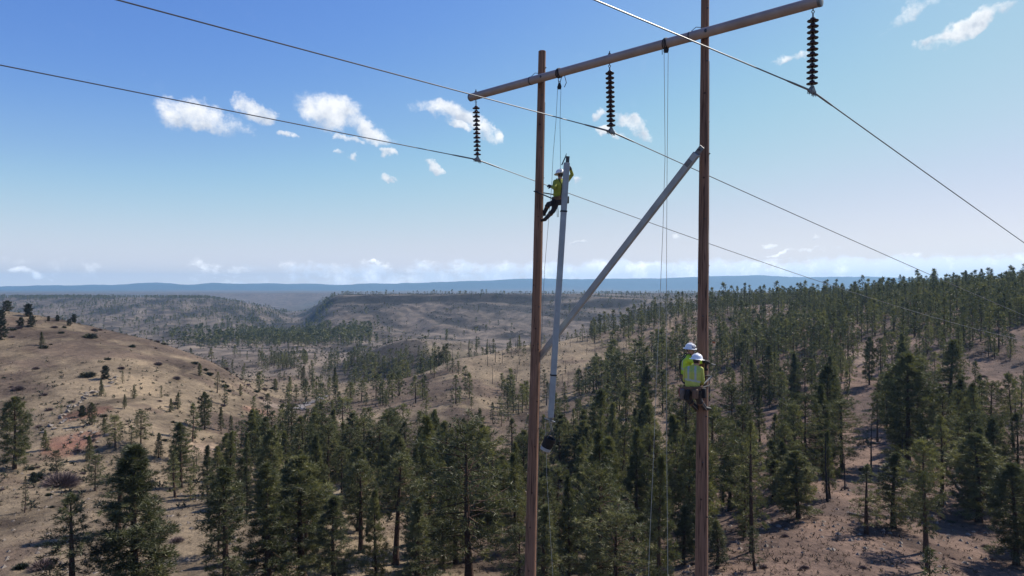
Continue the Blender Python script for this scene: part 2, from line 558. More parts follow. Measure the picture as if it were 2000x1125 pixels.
for cx in cols:
    pts = [(5, -17.0), (14, -17.0), (24, -17.5), (44, -22.5)]
    for (Y, y) in PRO[cx]:
        pts.append((Y, -(y - 562.5) / F * Y))
    last = pts[-1]
    if cx in (520, 580):
        pts += [(2900, -105), (3600, -118), (4300, -108), (4700, -72), (4950, -60), (5000, -42)]
    else:
        pts += [(last[0] + 700, last[1] - 4), (last[0] + 1500, -60), (4300, -95), (4800, -66), (4950, -58), (5000, -44)]
    crest = np.interp(cx, [c[0] for c in CREST], [c[1] for c in CREST])
    pts += [(7000, -42), (10500, -38)]
    pts.append((12000, -(crest - 562.5) / F * 12000))
    pts.append((15000, -(crest - 562.5) / F * 12000 - 60))
    P = np.array(pts)
    tab.append(np.interp(lgrid, np.log(P[:, 0]), P[:, 1]))
tab = np.array(tab)
UG = np.linspace(-1.3, 1.15, 981)
cu = (np.array(cols) - 1000) / F


def pchip(xk, yk, x):
    """monotone-ish cubic across the columns, yk: (n, m)"""
    h = np.diff(xk)[:, None]
    d = np.diff(yk, axis=0) / h
    m_ = np.zeros_like(yk)
    m_[1:-1] = np.where(d[:-1] * d[1:] > 0, 2 * d[:-1] * d[1:] / (d[:-1] + d[1:] + 1e-12), 0)
    m_[0], m_[-1] = d[0], d[-1]
    i = np.clip(np.searchsorted(xk, x) - 1, 0, len(xk) - 2)
    t = ((x - xk[i]) / (xk[i + 1] - xk[i]))[:, None]
    hh = (xk[i + 1] - xk[i])[:, None]
    return ((2 * t ** 3 - 3 * t ** 2 + 1) * yk[i] + (t ** 3 - 2 * t ** 2 + t) * hh * m_[i]
            + (-2 * t ** 3 + 3 * t ** 2) * yk[i + 1] + (t ** 3 - t ** 2) * hh * m_[i + 1])


TAB = pchip(cu, tab, np.clip(UG, cu[0], cu[-1]))
# far crest line with all its points
far = dgrid > 10500
cr = np.interp(UG, [(c[0] - 1000) / F for c in CREST], [c[1] for c in CREST])
zc = -(cr - 562.5) / F * 12000
wfar = np.clip((dgrid - 10500) / 1500, 0, 1)
wfar = wfar * wfar * (3 - 2 * wfar)
TAB = np.where(far[None, :], -38 * (1 - wfar)[None, :] + zc[:, None] * wfar[None, :] - np.clip(dgrid - 12000, 0, None)[None, :] * 0.01, TAB)


def blur(a, k, axis):
    out = np.zeros_like(a)
    w = np.exp(-0.5 * (np.arange(-k, k + 1) / (k / 2.0)) ** 2)
    w /= w.sum()
    idx = np.arange(a.shape[axis])
    for j, wj in zip(range(-k, k + 1), w):
        out += wj * np.take(a, np.clip(idx + j, 0, len(idx) - 1), axis=axis)
    return out


sm = blur(blur(TAB, 10, 0), 5, 1)
# keep the rim rock crisp
nearw = np.clip((1200 - dgrid) / 200, 0, 1)[None, :] + (dgrid > 10200)[None, :]
TAB = sm * np.clip(nearw, 0, 1) + blur(TAB, 6, 0) * (1 - np.clip(nearw, 0, 1))


def height(X, Y, detail=True):
    X = np.asarray(X, dtype=float)
    Y = np.asarray(Y, dtype=float)
    r = np.hypot(X, Y)
    a = np.arctan2(X, Y)
    amin, amax = math.atan(-1.29), math.atan(1.14)
    ac = np.clip(a, amin, amax)
    u = np.tan(ac)
    d = np.clip(r * np.cos(ac), 5.01, 14900)
    fu = (u - UG[0]) / (UG[1] - UG[0])
    fd = (np.log(d) - LD0) / (lgrid[1] - lgrid[0])
    iu = np.clip(fu.astype(int), 0, len(UG) - 2)
    idd = np.clip(fd.astype(int), 0, ND - 2)
    tu, td = fu - iu, fd - idd
    z = (TAB[iu, idd] * (1 - tu) + TAB[iu + 1, idd] * tu) * (1 - td) + (TAB[iu, idd + 1] * (1 - tu) + TAB[iu + 1, idd + 1] * tu) * td
    out = np.clip(np.abs(a) - max(-amin, amax), 0, None)       # behind the camera: fade to one level hill
    wb = np.clip(out / 0.9, 0, 1)
    zb = -17.0 - np.clip(r - 20, 0, 400) * 0.05
    z = z * (1 - wb) + zb * wb
    if detail:
        n = 0.55 * fbm(X, Y, 22, 4, 3) * np.clip((r - 15) / 60, 0, 1)
        n += 1.3 * (np.abs(fbm(X, Y, 20, 4, 5)) - 0.22) * np.clip((r - 70) / 60, 0, 1) * np.clip((560 - r) / 120, 0, 1)
        n += 2.2 * fbm(X, Y, 90, 3, 7) * np.clip((r - 60) / 300, 0, 1)
        k = np.clip((r - 600) / 500, 0, 1) * np.clip((3500 - r) / 800, 0, 1)
        k = k * np.clip((np.where(u < (585 - 1000) / F, -40.0, -23.0) - z) / 16, 0.06, 1)
        n += k * (5.5 * (0.5 - np.abs(fbm(X + 0.35 * Y, Y * 0.22, 60, 4, 23)) * 2.2) + 5.0 * fbm(X * 1.0, Y * 0.35, 60, 4, 21) - 5.0 * np.abs(fbm(X, Y, 160, 3, 31)))
        k2 = np.clip((r - 4500) / 800, 0, 1)
        n += k2 * (8.0 + 34.0 * np.clip((r - 10300) / 900, 0, 1)) * fbm(X, Y, 650, 5, 41)
        z = z + n
    return z


def project(X, Y, Z):
    return 1000 + F * X / Y, 562.5 - F * Z / Y


_ys = np.exp(np.linspace(math.log(25), math.log(3000), 900))


def on_ground(px, py, y0=25, y1=3000):
    """where the line of sight through a photograph pixel meets the ground, looking between two depths"""
    ys = _ys[(_ys >= y0) & (_ys <= y1)]
    X = (px - 1000) / F * ys
    zr = (562.5 - py) / F * ys
    g = height(X, ys)
    hit = np.nonzero(g >= zr)[0]
    i = hit[0] if len(hit) else int(np.argmin(np.abs(g - zr)))
    return Vector((X[i], ys[i], g[i]))


# sheet in polar rows: fine inside the view, coarse around the back
ang = np.concatenate([np.linspace(R(-180), R(-48), 60)[:-1], np.linspace(R(-48), R(46), 660), np.linspace(R(46), R(180), 60)[1:-1]])
rad = np.concatenate([[0.5, 3], np.exp(np.linspace(math.log(6), math.log(3300), 460)), np.exp(np.linspace(math.log(3360), math.log(14500), 130))])
A, RR = np.meshgrid(ang, rad)
GX, GY = np.sin(A) * RR, np.cos(A) * RR
GZ = height(GX, GY)
nr, na = A.shape
ii = np.arange(nr * na).reshape(nr, na)
nx = np.roll(ii, -1, axis=1)
q = np.stack([ii[:-1], nx[:-1], nx[1:], ii[1:]], -1).reshape(-1, 4)
V = np.stack([GX, GY, GZ], -1).reshape(-1, 3)
# soils
gy_, gx_ = np.gradient(GZ)
dr = np.gradient(RR, axis=0)
slope = np.abs(gy_ / dr)
px_, py_ = 1000 + F * GX / np.maximum(GY, 1), 562.5 - F * GZ / np.maximum(GY, 1)
def mixc(c, col, w):
    return c * (1 - w[..., None]) + np.array(col) * w[..., None]
def sstep(x, a, b):
    t = np.clip((x - a) / (b - a), 0, 1)
    return t * t * (3 - 2 * t)
C = np.zeros(GX.shape + (3,)) + np.array([0.196, 0.152, 0.102])
n1 = fbm(GX, GY, 35, 5, 51)
n2 = fbm(GX, GY, 9, 4, 61)
n3 = fbm(GX * 1.0, GY * 0.5, 160, 4, 71)
C = mixc(C, [0.098, 0.071, 0.055], sstep(n1 + 0.6 * n2, -0.05, 0.34) * 0.85)
C = mixc(C, [0.185, 0.160, 0.090], sstep(n3, 0.05, 0.4) * 0.4)
right_ = sstep(GX / np.maximum(GY, 1), 0.1, 0.36) * (GY > 0) * sstep(RR, 900, 600)
C = mixc(C, [0.150, 0.100, 0.080], right_ * 0.85)
C = mixc(C, [0.075, 0.055, 0.047], right_ * sstep(n2 + n1, -0.05, 0.4) * 0.75)
midz = sstep(RR, 420, 800)
C = mixc(C, [0.098, 0.082, 0.071], midz * 0.85)
C = mixc(C, [0.045, 0.040, 0.038], midz * sstep(n1, 0.02, 0.4) * 0.7)
n4 = fbm(GX + 0.5 * GY, GY * 0.28, 48, 5, 77)
C = mixc(C, [0.032, 0.029, 0.028], midz * sstep(n4, 0.02, 0.28) * 0.85)
C = mixc(C, [0.150, 0.124, 0.102], midz * sstep(-n4, 0.08, 0.35) * 0.7)
flatv = sstep(slope, 0.13, 0.05) * sstep(RR, 380, 460) * sstep(RR, 1150, 950) * (px_ > 250) * (px_ < 1150) * (GZ < -40)
C = mixc(C, [0.185, 0.150, 0.120], flatv * sstep(n1, 0.35, -0.1) * 0.8)
rockm = sstep(slope + 0.08 * n2, 0.20, 0.32) * np.maximum(sstep(RR, 600, 900), sstep(RR, 420, 470) * (px_ < 980)) * sstep(RR, 3600, 3000)
C = mixc(C, [0.040, 0.036, 0.034], rockm)
rim = sstep(slope, 0.10, 0.20) * (GZ > -41) * sstep(RR, 1180, 1260) * sstep(RR, 1720, 1640) * (px_ > 600)
rim = np.maximum(rim, sstep(slope, 0.10, 0.20) * (GZ > -52) * sstep(RR, 1900, 2000) * sstep(RR, 2400, 2300) * (px_ < 600) * 0.8)
C = mixc(C, [0.032, 0.029, 0.028], rim)
plain = sstep(RR, 3000, 4200)
C = mixc(C, [0.13, 0.10, 0.08], plain * 0.7)
C = mixc(C, [0.075, 0.08, 0.075], plain * sstep(fbm(GX, GY, 600, 4, 81), -0.1, 0.3) * 0.7)
C = mixc(C, [0.045, 0.075, 0.095], sstep(RR, 10300, 11200))  # far mountains: dark forest tone with haze blue mixed into the colour
def patch(px, py, rx, ry, col, y0=25, y1=800, w=1.0):
    p = on_ground(px, py, y0, y1)
    d = np.hypot((GX - p.x) / rx, (GY - p.y) / ry) + 0.35 * n2
    global C
    C = mixc(C, col, sstep(d, 1.05, 0.75) * w)
patch(402, 876, 5.5, 6, [0.33, 0.244, 0.172])
patch(372, 868, 4.5, 4, [0.277, 0.205, 0.145])
patch(505, 805, 5.0, 9, [0.29, 0.178, 0.125])
patch(160, 812, 4.5, 5, [0.150, 0.080, 0.057], w=.8)
patch(185, 800, 3.5, 5, [0.150, 0.080, 0.057], w=.8)
patch(120, 880, 4.0, 5, [0.150, 0.080, 0.057], w=.8)
patch(140, 860, 5.0, 5, [0.185, 0.092, 0.066], w=.7)
patch(560, 800, 8, 10, [0.238, 0.185, 0.145])
patch(1700, 700, 9, 22, [0.251, 0.185, 0.145])
patch(1210, 862, 12, 9, [0.277, 0.211, 0.158])
patch(745, 705, 42, 62, [0.060, 0.052, 0.047], 420, 640, 0.85)  # dark knoll rock, with the shade on its near face put into the colour
patch(680, 722, 26, 50, [0.065, 0.056, 0.05], 380, 640, 0.8)  # left part of the knoll: rock tone with face shade painted in
patch(640, 950, 9, 9, [0.264, 0.218, 0.158])
gme = big_mesh('ground', V, q, smooth=True)
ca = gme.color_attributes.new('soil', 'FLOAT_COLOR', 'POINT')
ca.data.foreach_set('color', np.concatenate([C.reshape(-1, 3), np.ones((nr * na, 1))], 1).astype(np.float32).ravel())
mt, T = material('dry_ground')
att = T.n('ShaderNodeAttribute', attribute_name='soil')
g = T.n('ShaderNodeNewGeometry')
f1 = T.noise(g.outputs['Position'], 0.55, 6, 0.65)
f2 = T.noise(g.outputs['Position'], 3.2, 4, 0.65)
f3 = T.noise(g.outputs['Position'], 0.03, 5, 0.65)
k = T.m('ADD', T.m('MULTIPLY', f1.outputs[0], 0.5), T.m('ADD', T.m('MULTIPLY', f2.outputs[0], 0.3), T.m('MULTIPLY', f3.outputs[0], 0.45)))
mul = T.ramp(k, [(0.44, (0.38, 0.37, 0.38)), (0.60, (0.92, 0.92, 0.92)), (0.80, (1.5, 1.48, 1.42))])
mpg = T.n('ShaderNodeMapping')
T.put(mpg.inputs[0], g.outputs['Position'])
mpg.inputs['Rotation'].default_value = (0, 0, R(28))
mpg.inputs['Scale'].default_value = (1.0, 0.32, 1.6)
f4 = T.noise(mpg.outputs[0], 0.055, 8, 0.72, 0.6)
mul2 = T.ramp(f4.outputs[0], [(0.36, (0.42, 0.41, 0.42)), (0.50, (0.92, 0.92, 0.92)), (0.64, (1.28, 1.26, 1.22))])
colr = T.mix(1.0, T.mix(1.0, att.outputs['Color'], mul, 'MULTIPLY'), mul2, 'MULTIPLY')
b = T.n('ShaderNodeBsdfPrincipled')
T.put(b.inputs['Base Color'], colr)
b.inputs['Roughness'].default_value = 0.95
b.inputs['Specular IOR Level'].default_value = 0.1
bp = T.n('ShaderNodeBump')
bp.inputs['Strength'].default_value = 0.8
bp.inputs['Distance'].default_value = 0.7
T.put(bp.inputs['Height'], T.m('ADD', f1.outputs[0], T.m('MULTIPLY', f2.outputs[0], 0.35)))
T.put(b.inputs['Normal'], bp.outputs[0])
o = T.n('ShaderNodeOutputMaterial')
T.put(o.inputs[0], b.outputs[0])
gme.materials.append(mt)
ground = tag(link('ground', gme), 'dry grass hills, wooded slope and mesas running to far mountains', kind='structure')

# haze: one box of even air around everything
HAZE = 0.72e-4
hz = MB().box((0, 0, -15), (14600, 0, 0), (0, 14600, 0), (0, 0, 305))
mt, T = material('haze_air')
pv = T.n('ShaderNodeVolumePrincipled')
pv.inputs['Color'].default_value = rgb(0.40, 0.69, 1.0)
pv.inputs['Density'].default_value = HAZE
pv.inputs['Anisotropy'].default_value = 0.2
o = T.n('ShaderNodeOutputMaterial')
T.put(o.inputs['Volume'], pv.outputs[0])
haze = hz.build('haze', mt, smooth=False)
tag(haze, 'thin blue haze over the far plain', kind='stuff')

#PART2
# ------------------------------------------------------------------ trees
def blades(cen, dirs, n, length, width, spread, rg):
    """n thin needle-bundle triangles round each tuft centre -> (verts, tris)"""
    k = len(cen)
    c = np.repeat(cen, n, 0)
    d = np.repeat(dirs, n, 0)
    rd = rg.normal(size=(k * n, 3))
    rd /= np.linalg.norm(rd, axis=1, keepdims=True)
    dd = d * (1 - spread) + rd * spread
    dd /= np.linalg.norm(dd, axis=1, keepdims=True) + 1e-9
    pr = np.cross(dd, rg.normal(size=(k * n, 3)))
    pr /= np.linalg.norm(pr, axis=1, keepdims=True) + 1e-9
    ln = length * rg.uniform(0.65, 1.25, (k * n, 1))
    w = width * rg.uniform(0.7, 1.3, (k * n, 1))
    s = c + rd * length * 0.25
    v = np.stack([s - pr * w * 0.5, s + pr * w * 0.5, s + dd * ln + pr * w * 0.15], 1).reshape(-1, 3)
    return v, np.arange(len(v)).reshape(-1, 3)


def tube_np(P, r, n=6):
    """tube through points P with radii r -> (verts, quads)"""
    P = np.asarray(P, float)
    vs = []
    for i in range(len(P)):
        d = P[min(i + 1, len(P) - 1)] - P[max(i - 1, 0)]
        d /= np.linalg.norm(d) + 1e-9
        ref = np.array([1.0, 0, 0]) if abs(d[2]) > 0.8 else np.array([0, 0, 1.0])
        a = np.cross(d, ref)
        a /= np.linalg.norm(a)
        b_ = np.cross(a, d)
        t = np.arange(n) * 2 * np.pi / n
        vs.append(P[i] + (np.cos(t)[:, None] * a + np.sin(t)[:, None] * b_) * r[i])
    v = np.concatenate(vs)
    f = [(i * n + j, i * n + (j + 1) % n, (i + 1) * n + (j + 1) % n, (i + 1) * n + j) for i in range(len(P) - 1) for j in range(n)]
    return v, np.array(f)


def prof_pine(t, kind):
    if kind == 'cone':
        return (1 - t) ** 0.75 * (0.75 + 0.25 * np.minimum(1, t * 6)) + 0.03
    if kind == 'column':
        return np.minimum(1, (1 - t) * 2.6) ** 0.7 * 0.85 + 0.03
    if kind == 'round':
        return np.sqrt(np.clip(1 - (2 * t - 0.85) ** 2 / 1.35, 0, 1)) + 0.02
    return (1 - t) ** 0.6


def make_pine(H, rmax, base, nb, tufts, nbl, bl, bw, kind, seed, lod=False, bare=0):
    rg = np.random.default_rng(seed)
    wob = rg.normal(size=2) * 0.012 * H
    def axis(t):
        return np.stack([wob[0] * np.sin(t * 2.2), wob[1] * np.sin(t * 2.6 + 0.5) - wob[1] * math.sin(0.5), t * H], -1)
    tt = np.linspace(0, 0.985, 3 if lod else 9)
    R0 = 0.0165 * H + 0.03
    tv, tf = tube_np(axis(tt), R0 * (1 - tt) ** 0.8 + 0.015 * (1 + 0 * tt), 3 if lod else 7)
    if not lod:
        tv[:7, :2] *= 1.35
    V_, F_ = [tv], [tf]
    off = len(tv)
    cen, dirs = [], []
    lob = rg.uniform(0, 6.28, 4)
    for i in range(nb + bare):
        dead = i >= nb
        t = base * rg.uniform(0.35, 1.1) if dead else base + (1 - base) * ((i + rg.uniform(0, 1)) / nb) ** 0.92
        t = min(t, 0.985)
        u = max(0.0, (t - base) / (1 - base))
        a = i * 2.39996 + rg.uniform(-0.5, 0.5)
        L = rmax * (0.35 * rg.uniform(0.4, 1) if dead else prof_pine(np.array(u), kind) * rg.uniform(0.62, 1.12))
        if not dead:
            L *= 1 + 0.28 * math.sin(a * 2 + lob[0] + u * 5) * math.sin(u * 11 + lob[1])
            if rg.random() < 0.07:
                continue
        e = R(-16 + 58 * u ** 1.4 + rg.uniform(-12, 12))
        p0 = axis(np.array(t))
        hd = np.array([math.cos(a), math.sin(a), 0])
        ss = np.array([0, 0.5, 1.0])
        pts = p0 + hd * (ss * L * math.cos(e))[:, None] + np.array([0, 0, 1.0]) * (L * (ss * math.sin(e) + 0.22 * ss ** 2 - 0.12 * ss))[:, None]
        if not lod and L > 0.25:
            r0 = 0.012 * L + 0.018
            bv, bf = tube_np(pts, [r0, r0 * 0.7, r0 * 0.3], 3)
            V_.append(bv)
            F_.append(bf + off)
            off += len(bv)
        if dead:
            continue
        k = max(1, int(round(tufts * (0.25 + 0.75 * L / rmax) * (1 if rg.random() > 0.1 else 0.4))))
        s = rg.uniform(0.30, 1.0, k) ** 0.8
        side = np.cross(hd, [0, 0, 1.0])
        lat = rg.normal(size=k) * 0.20 * L * (0.35 + s * 0.65)
        vert = rg.normal(size=k) * 0.07 * L + 0.03 * L
        c = p0 + hd * (s * L * math.cos(e))[:, None] + np.array([0, 0, 1.0]) * (L * (s * math.sin(e) + 0.22 * s ** 2 - 0.12 * s) + vert)[:, None] + side * lat[:, None]
        cen.append(c)
        dr_ = hd * 0.65 + np.array([0, 0, 0.55]) + rg.normal(size=(k, 3)) * 0.25 + side * (lat / (L + 1e-6))[:, None]
        dirs.append(dr_ / np.linalg.norm(dr_, axis=1, keepdims=True))
    # leader
    top = axis(np.linspace(0.93, 1.0, 5))
    cen.append(top)
    dirs.append(np.tile([0, 0, 1.0], (5, 1)))
    cv_, cf_ = blades(np.concatenate(cen), np.concatenate(dirs), nbl, bl, bw, 0.62, rg)
    return np.concatenate(V_), np.concatenate(F_), cv_, cf_


PH = 14.0
PROTO = []
spec = [  # rmax, base, branches, tufts, blades, kind, bare
    (2.9, .06, 150, 16, 13, 'cone', 4),     # 0 broad dense
    (2.0, .14, 120, 12, 13, 'cone', 8),     # 1 slim
    (2.3, .30, 80, 11, 13, 'cone', 14),     # 2 open, long bare stem
    (1.7, .10, 120, 11, 13, 'column', 6),   # 3 column
    (3.0, .22, 90, 14, 13, 'round', 12),    # 4 open, broad top
    (2.4, .12, 130, 13, 13, 'column', 6),   # 5 full
    (1.9, .40, 64, 11, 13, 'round', 16),    # 6 tuft of crown on a tall bare stem
    (2.5, .10, 110, 12, 13, 'cone', 6),     # 7 medium
    (2.1, .20, 54, 9, 12, 'cone', 16),      # 8 thin and see-through
]
for i_, (rm, ba, nb_, tu_, nbl_, kd, bare_) in enumerate(spec):
    tv, tf, cv_, cf_ = make_pine(PH, rm * 1.18, ba, nb_, max(4, int(tu_ * (0.95 if i_ in (0, 5, 7) else 0.62))), nbl_ + 9, 0.40, 0.062, kd, 100 + i_, bare=bare_)
    tm = big_mesh('trunk', tv, tf, [M['bark']], smooth=True)
    cm = big_mesh('crown', cv_, cf_, [M['needle']])
    PROTO.append((tm, cm))
# junipers: low round crowns
for i_, (rm, h_) in enumerate(((0.42, 1.0), (0.55, 1.0))):
    tv, tf, cv_, cf_ = make_pine(PH, PH * rm * 0.62, 0.04, 90, 12, 13, 0.75, 0.20, 'round', 150 + i_)
    PROTO.append((big_mesh('trunk', tv, tf, [M['bark']], smooth=True), big_mesh('crown', cv_, cf_, [M['juniper']])))
LODS = {}
for key, (nb_, tu_, nbl_, bl, bw) in {'mid': (46, 4, 9, 0.70, 0.19), 'low': (28, 3, 7, 1.0, 0.34), 'far': (8, 1, 5, 2.6, 1.2)}.items():
    LODS[key] = []
    for i_, (rm, ba, _a, _b, _c, kd, _d) in enumerate(spec):
        LODS[key].append(make_pine(PH, rm * 1.18, ba, nb_, tu_, nbl_, bl, bw, kd, 200 + i_, lod=True))

trees = []      # dicts: x, y, z, h, w, proto, label, group


def add_tree(X, Y, h, w=1.0, proto=None, label=None, group=None, sink=0.15):
    z = float(height(X, Y))
    trees.append(dict(x=float(X), y=float(Y), z=z - sink, h=h, w=w, p=proto if proto is not None else int(rng.integers(0, 9)), label=label, group=group, keep=label is not None))


def hero(xt, yt, Y, wpx, proto, label, hmax=19.0):
    X = (xt - 1000) / F * Y
    zt = (562.5 - yt) / F * Y
    h = min(max(zt - float(height(X, Y)), 4.0), hmax)
    rm = spec[proto][0] if proto < 9 else 5
    w = (wpx / 2 / F * Y) / (rm * h / PH)
    add_tree(X, Y, h, min(max(w * 1.08, 0.7), 1.8), proto, label, None)


def standing(xb, yb, hpx, y0, y1, proto, label=None, group=None, w=1.0):
    p = on_ground(xb, yb, y0, y1)
    add_tree(p.x, p.y, hpx / F * p.y, w, proto, label, group)


hero(265, 870, 60, 165, 0, 'biggest dense bushy pine at the bottom left corner')
hero(142, 963, 57, 112, 2, 'open scrubby pine left of the big bushy one at the bottom left')
hero(440, 910, 58, 84, 3, 'narrow yellow-green pine at the bottom edge beside the tan clearing')
hero(526, 906, 62, 118, 7, 'broad pine next to the narrow yellow-green one at the bottom edge')
hero(592, 892, 66, 124, 5, 'full tall pine in the middle of the bottom left row')
hero(655, 968, 61, 96, 7, 'lighter lower pine right of the full tall one in the bottom row')
hero(917, 830, 66, 165, 4, 'large open-branched pine with a dark straight trunk left of the left pole')
hero(1066, 985, 52, 86, 1, 'yellow-green pine top just right of the left pole at the bottom edge')
hero(1206, 1000, 54, 140, 4, 'pale spreading pine at the bottom edge between the two poles')
hero(818, 968, 58, 88, 1, 'slim light pine at the bottom edge left of the large open one')
hero(772, 892, 74, 84, 6, 'pine with a long bare stem rising behind the slim light pine')
hero(705, 905, 78, 70, 6, 'second bare-stemmed pine at the edge of the bottom row of pines')
hero(1335, 985, 68, 56, 1, 'slim pine beside the foot of the right pole on its left')
hero(1400, 1012, 64, 76, 1, 'small pointed pine touching the right pole on its right side')
hero(1475, 1040, 62, 84, 8, 'thin see-through pine low down right of the right pole')
hero(1560, 880, 82, 96, 5, 'dark full pine on the near right slope above the bare red ground')
hero(1645, 785, 112, 84, 4, 'rounded pine high on the right slope left of the bare strip')
hero(1772, 655, 116, 92, 5, 'tall dark pine standing at the right edge of the bare strip')
hero(1912, 848, 86, 120, 5, 'broad dark pine at the lower right beside the right frame edge')
hero(1692, 905, 76, 60, 8, 'thin pine alone on the bare strip at lower right')
hero(1512, 858, 96, 66, 1, 'slim pine behind the dark full pine on the near right slope')
hero(1425, 880, 94, 60, 3, 'narrow pine just right of the right pole halfway down the slope')
hero(1745, 882, 80, 96, 7, 'medium bushy pine in the lower right between the strip and the broad dark one')
hero(1985, 905, 70, 90, 5, 'darkest pine cut by the lower right frame edge')
hero(1855, 665, 150, 76, 7, 'pine behind the tall dark one on the upper right slope')
standing(28, 916, 142, 80, 135, 5, 'lone full pine on the dry grass at the far left edge', w=1.25)
standing(48, 1003, 72, 70, 115, 8, 'small thin pine on the dry grass at lower left', w=.8)
standing(350, 902, 72, 95, 160, 4, 'round-topped pine beside the pale sand bank')
standing(400, 840, 74, 120, 230, 5, 'taller pine of the pair above the pale sand bank')
standing(432, 842, 48, 120, 230, 1, 'small single pine right of the pair above the sand bank')
standing(347, 800, 33, 120, 240, 7, 'shorter right pine of the close pair on the left hillside', w=1.2)
standing(334, 806, 28, 120, 240, 7, 'shorter left pine of the close pair on the left hillside', w=1.1)
standing(424, 768, 42, 150, 280, 8, 'pine with a kinked top on the left hillside slope', w=1.3)
standing(198, 774, 34, 120, 260, 7, 'dark little pine by the rock ledge on the left hillside')
standing(391, 735, 26, 150, 280, 5, 'small dark pine high on the left hillside near its rim')
standing(56, 618, 24, 180, 320, 9, 'dark juniper on the skyline of the left hillside', w=1.3)
standing(14, 606, 20, 180, 320, 10, 'second dark juniper on the hillside crest at the left edge', w=1.3)
standing(112, 628, 12, 180, 330, 9, 'small juniper farther down the hillside crest', w=1.2)
standing(655, 770, 52, 240, 340, 1, 'tall thin pine standing alone by the creek bend')
standing(538, 764, 26, 200, 320, 5, 'small pine on bare ground near the creek bend')
standing(592, 758, 44, 240, 360, 3, 'narrow pine left of the creek bend')
for (x_, y_, h_) in ((1887, 562, 46), (1920, 560, 48), (1848, 562, 32)):
    standing(x_, y_, h_, 300, 470, 1, {1887: 'tall broad pine breaking the right skyline', 1920: 'tallest thin-topped pine on the right skyline', 1848: 'stout pine on the right skyline left of the tall two'}[x_], w=1.25)
GL = 'pines on the grassy left hillside'
for (x_, y_, h_, p_) in ((40, 642, 20, 9), (62, 640, 20, 10), (2, 632, 26, 9), (2, 664, 34, 10), (82, 676, 28, 7), (205, 742, 26, 9), (240, 750, 26, 8), (262, 780, 26, 7), (180, 830, 44, 5), (205, 850, 34, 7), (225, 876, 62, 4),
                         (275, 872, 66, 4), (255, 880, 50, 8), (310, 895, 50, 7), (160, 815, 22, 9), (452, 840, 30, 3), (488, 838, 28, 7), (120, 812, 22, 8), (145, 606, 16, 9), (135, 636, 12, 10), (95, 628, 10, 9),
                         (175, 900, 50, 7), (90, 880, 40, 7), (110, 930, 48, 4), (186, 960, 70, 4), (65, 945, 22, 9), (243, 800, 30, 1), (470, 775, 24, 3), (565, 765, 30, 7), (610, 742, 26, 1)):
    standing(x_, y_, h_, 90, 340, p_, 'smaller pine or juniper dotted over the grassy left hillside', GL, w=1.15)

# scattered stands: trees per 100 square metres, by photograph row and column of the ground they stand on
DX = [-200, 0, 200, 400, 600, 800, 1000, 1200, 1400, 1600, 1800, 2000, 2200]
DYR = [568, 585, 610, 640, 680, 720, 760, 800, 850, 900, 950, 1000, 1060, 1125, 1300]
DEN = np.array([
    [0, 0, 0, 0, 0, 0, 0, 0, .3, .9, 1.3, 1.5, 1.5],
    [0, 0, 0, 0, 0, 0, .0, .05, .5, 1.1, 1.3, 1.4, 1.4],
    [0, 0, 0, 0, 0, 0, .05, .12, .5, 1.1, 1.2, 1.2, 1.2],
    [0, 0, 0, 0, 0, 0, .06, .16, .7, 1.0, .7, 1.0, 1.0],
    [0, 0, 0, 0, .0, .05, .14, .25, .9, .8, .45, .8, .8],
    [0, 0, 0, .02, .10, .30, .24, .45, 1.1, 1.0, .5, .9, .9],
    [0, .01, .01, .01, .16, .42, .32, .55, 1.2, 1.1, .7, .9, .9],
    [0, .0, .01, .0, .25, .75, .5, .55, 1.2, 1.2, .8, 1.0, 1.0],
    [0, .01, .02, .04, .7, .85, .5, .4, 1.1, 1.15, .8, 1.0, 1.0],
    [0, .02, .08, .30, 1.6, 1.4, .7, .5, 1.1, 1.1, .8, .9, .9],
    [0, .0, .04, .45, 1.8, 1.5, 1.0, .7, 1.1, 1.0, .8, .8, .8],
    [0, 0, .0, .22, 1.7, 1.5, 1.2, .9, 1.1, .9, .8, .7, .7],
    [0, 0, .0, .3, 1.5, 1.5, 1.3, 1.1, 1.1, .8, .8, .5, .5],
    [0, 0, .05, .45, 1.3, 1.4, 1.3, 1.2, 1.0, .8, .8, .5, .5],
    [0, 0, .1, .6, 1.2, 1.3, 1.3, 1.2, 1.0, .8, .8, .6, .6]])


def table(px, py):
    fx = np.interp(px, DX, np.arange(len(DX)))
    fy = np.interp(py, DYR, np.arange(len(DYR)))
    i = np.clip(fx.astype(int), 0, len(DX) - 2)
    j = np.clip(fy.astype(int), 0, len(DYR) - 2)
    a, b_ = fx - i, fy - j
    return (DEN[j, i] * (1 - a) + DEN[j, i + 1] * a) * (1 - b_) + (DEN[j + 1, i] * (1 - a) + DEN[j + 1, i + 1] * a) * b_


cell = {}


def free(x, y, d):
    i, j = int(x // 6), int(y // 6)
    for a in (-1, 0, 1):
        for b_ in (-1, 0, 1):
            for (u_, v_, w_) in cell.get((i + a, j + b_), ()):
                if (u_ - x) ** 2 + (v_ - y) ** 2 < max(d, w_) ** 2:
                    return False
    return True


def put_cell(x, y, d):
    cell.setdefault((int(x // 6), int(y // 6)), []).append((x, y, d))


for t in trees:
    put_cell(t['x'], t['y'], 3.2)
NC = 30000
cy = np.sqrt(rng.uniform(46 ** 2, 640 ** 2, NC))
cx = rng.uniform(-0.86, 0.86, NC) * cy
cz = height(cx, cy)
cpx, cpy = project(cx, cy, cz)
area = 0.86 * (640 ** 2 - 46 ** 2)
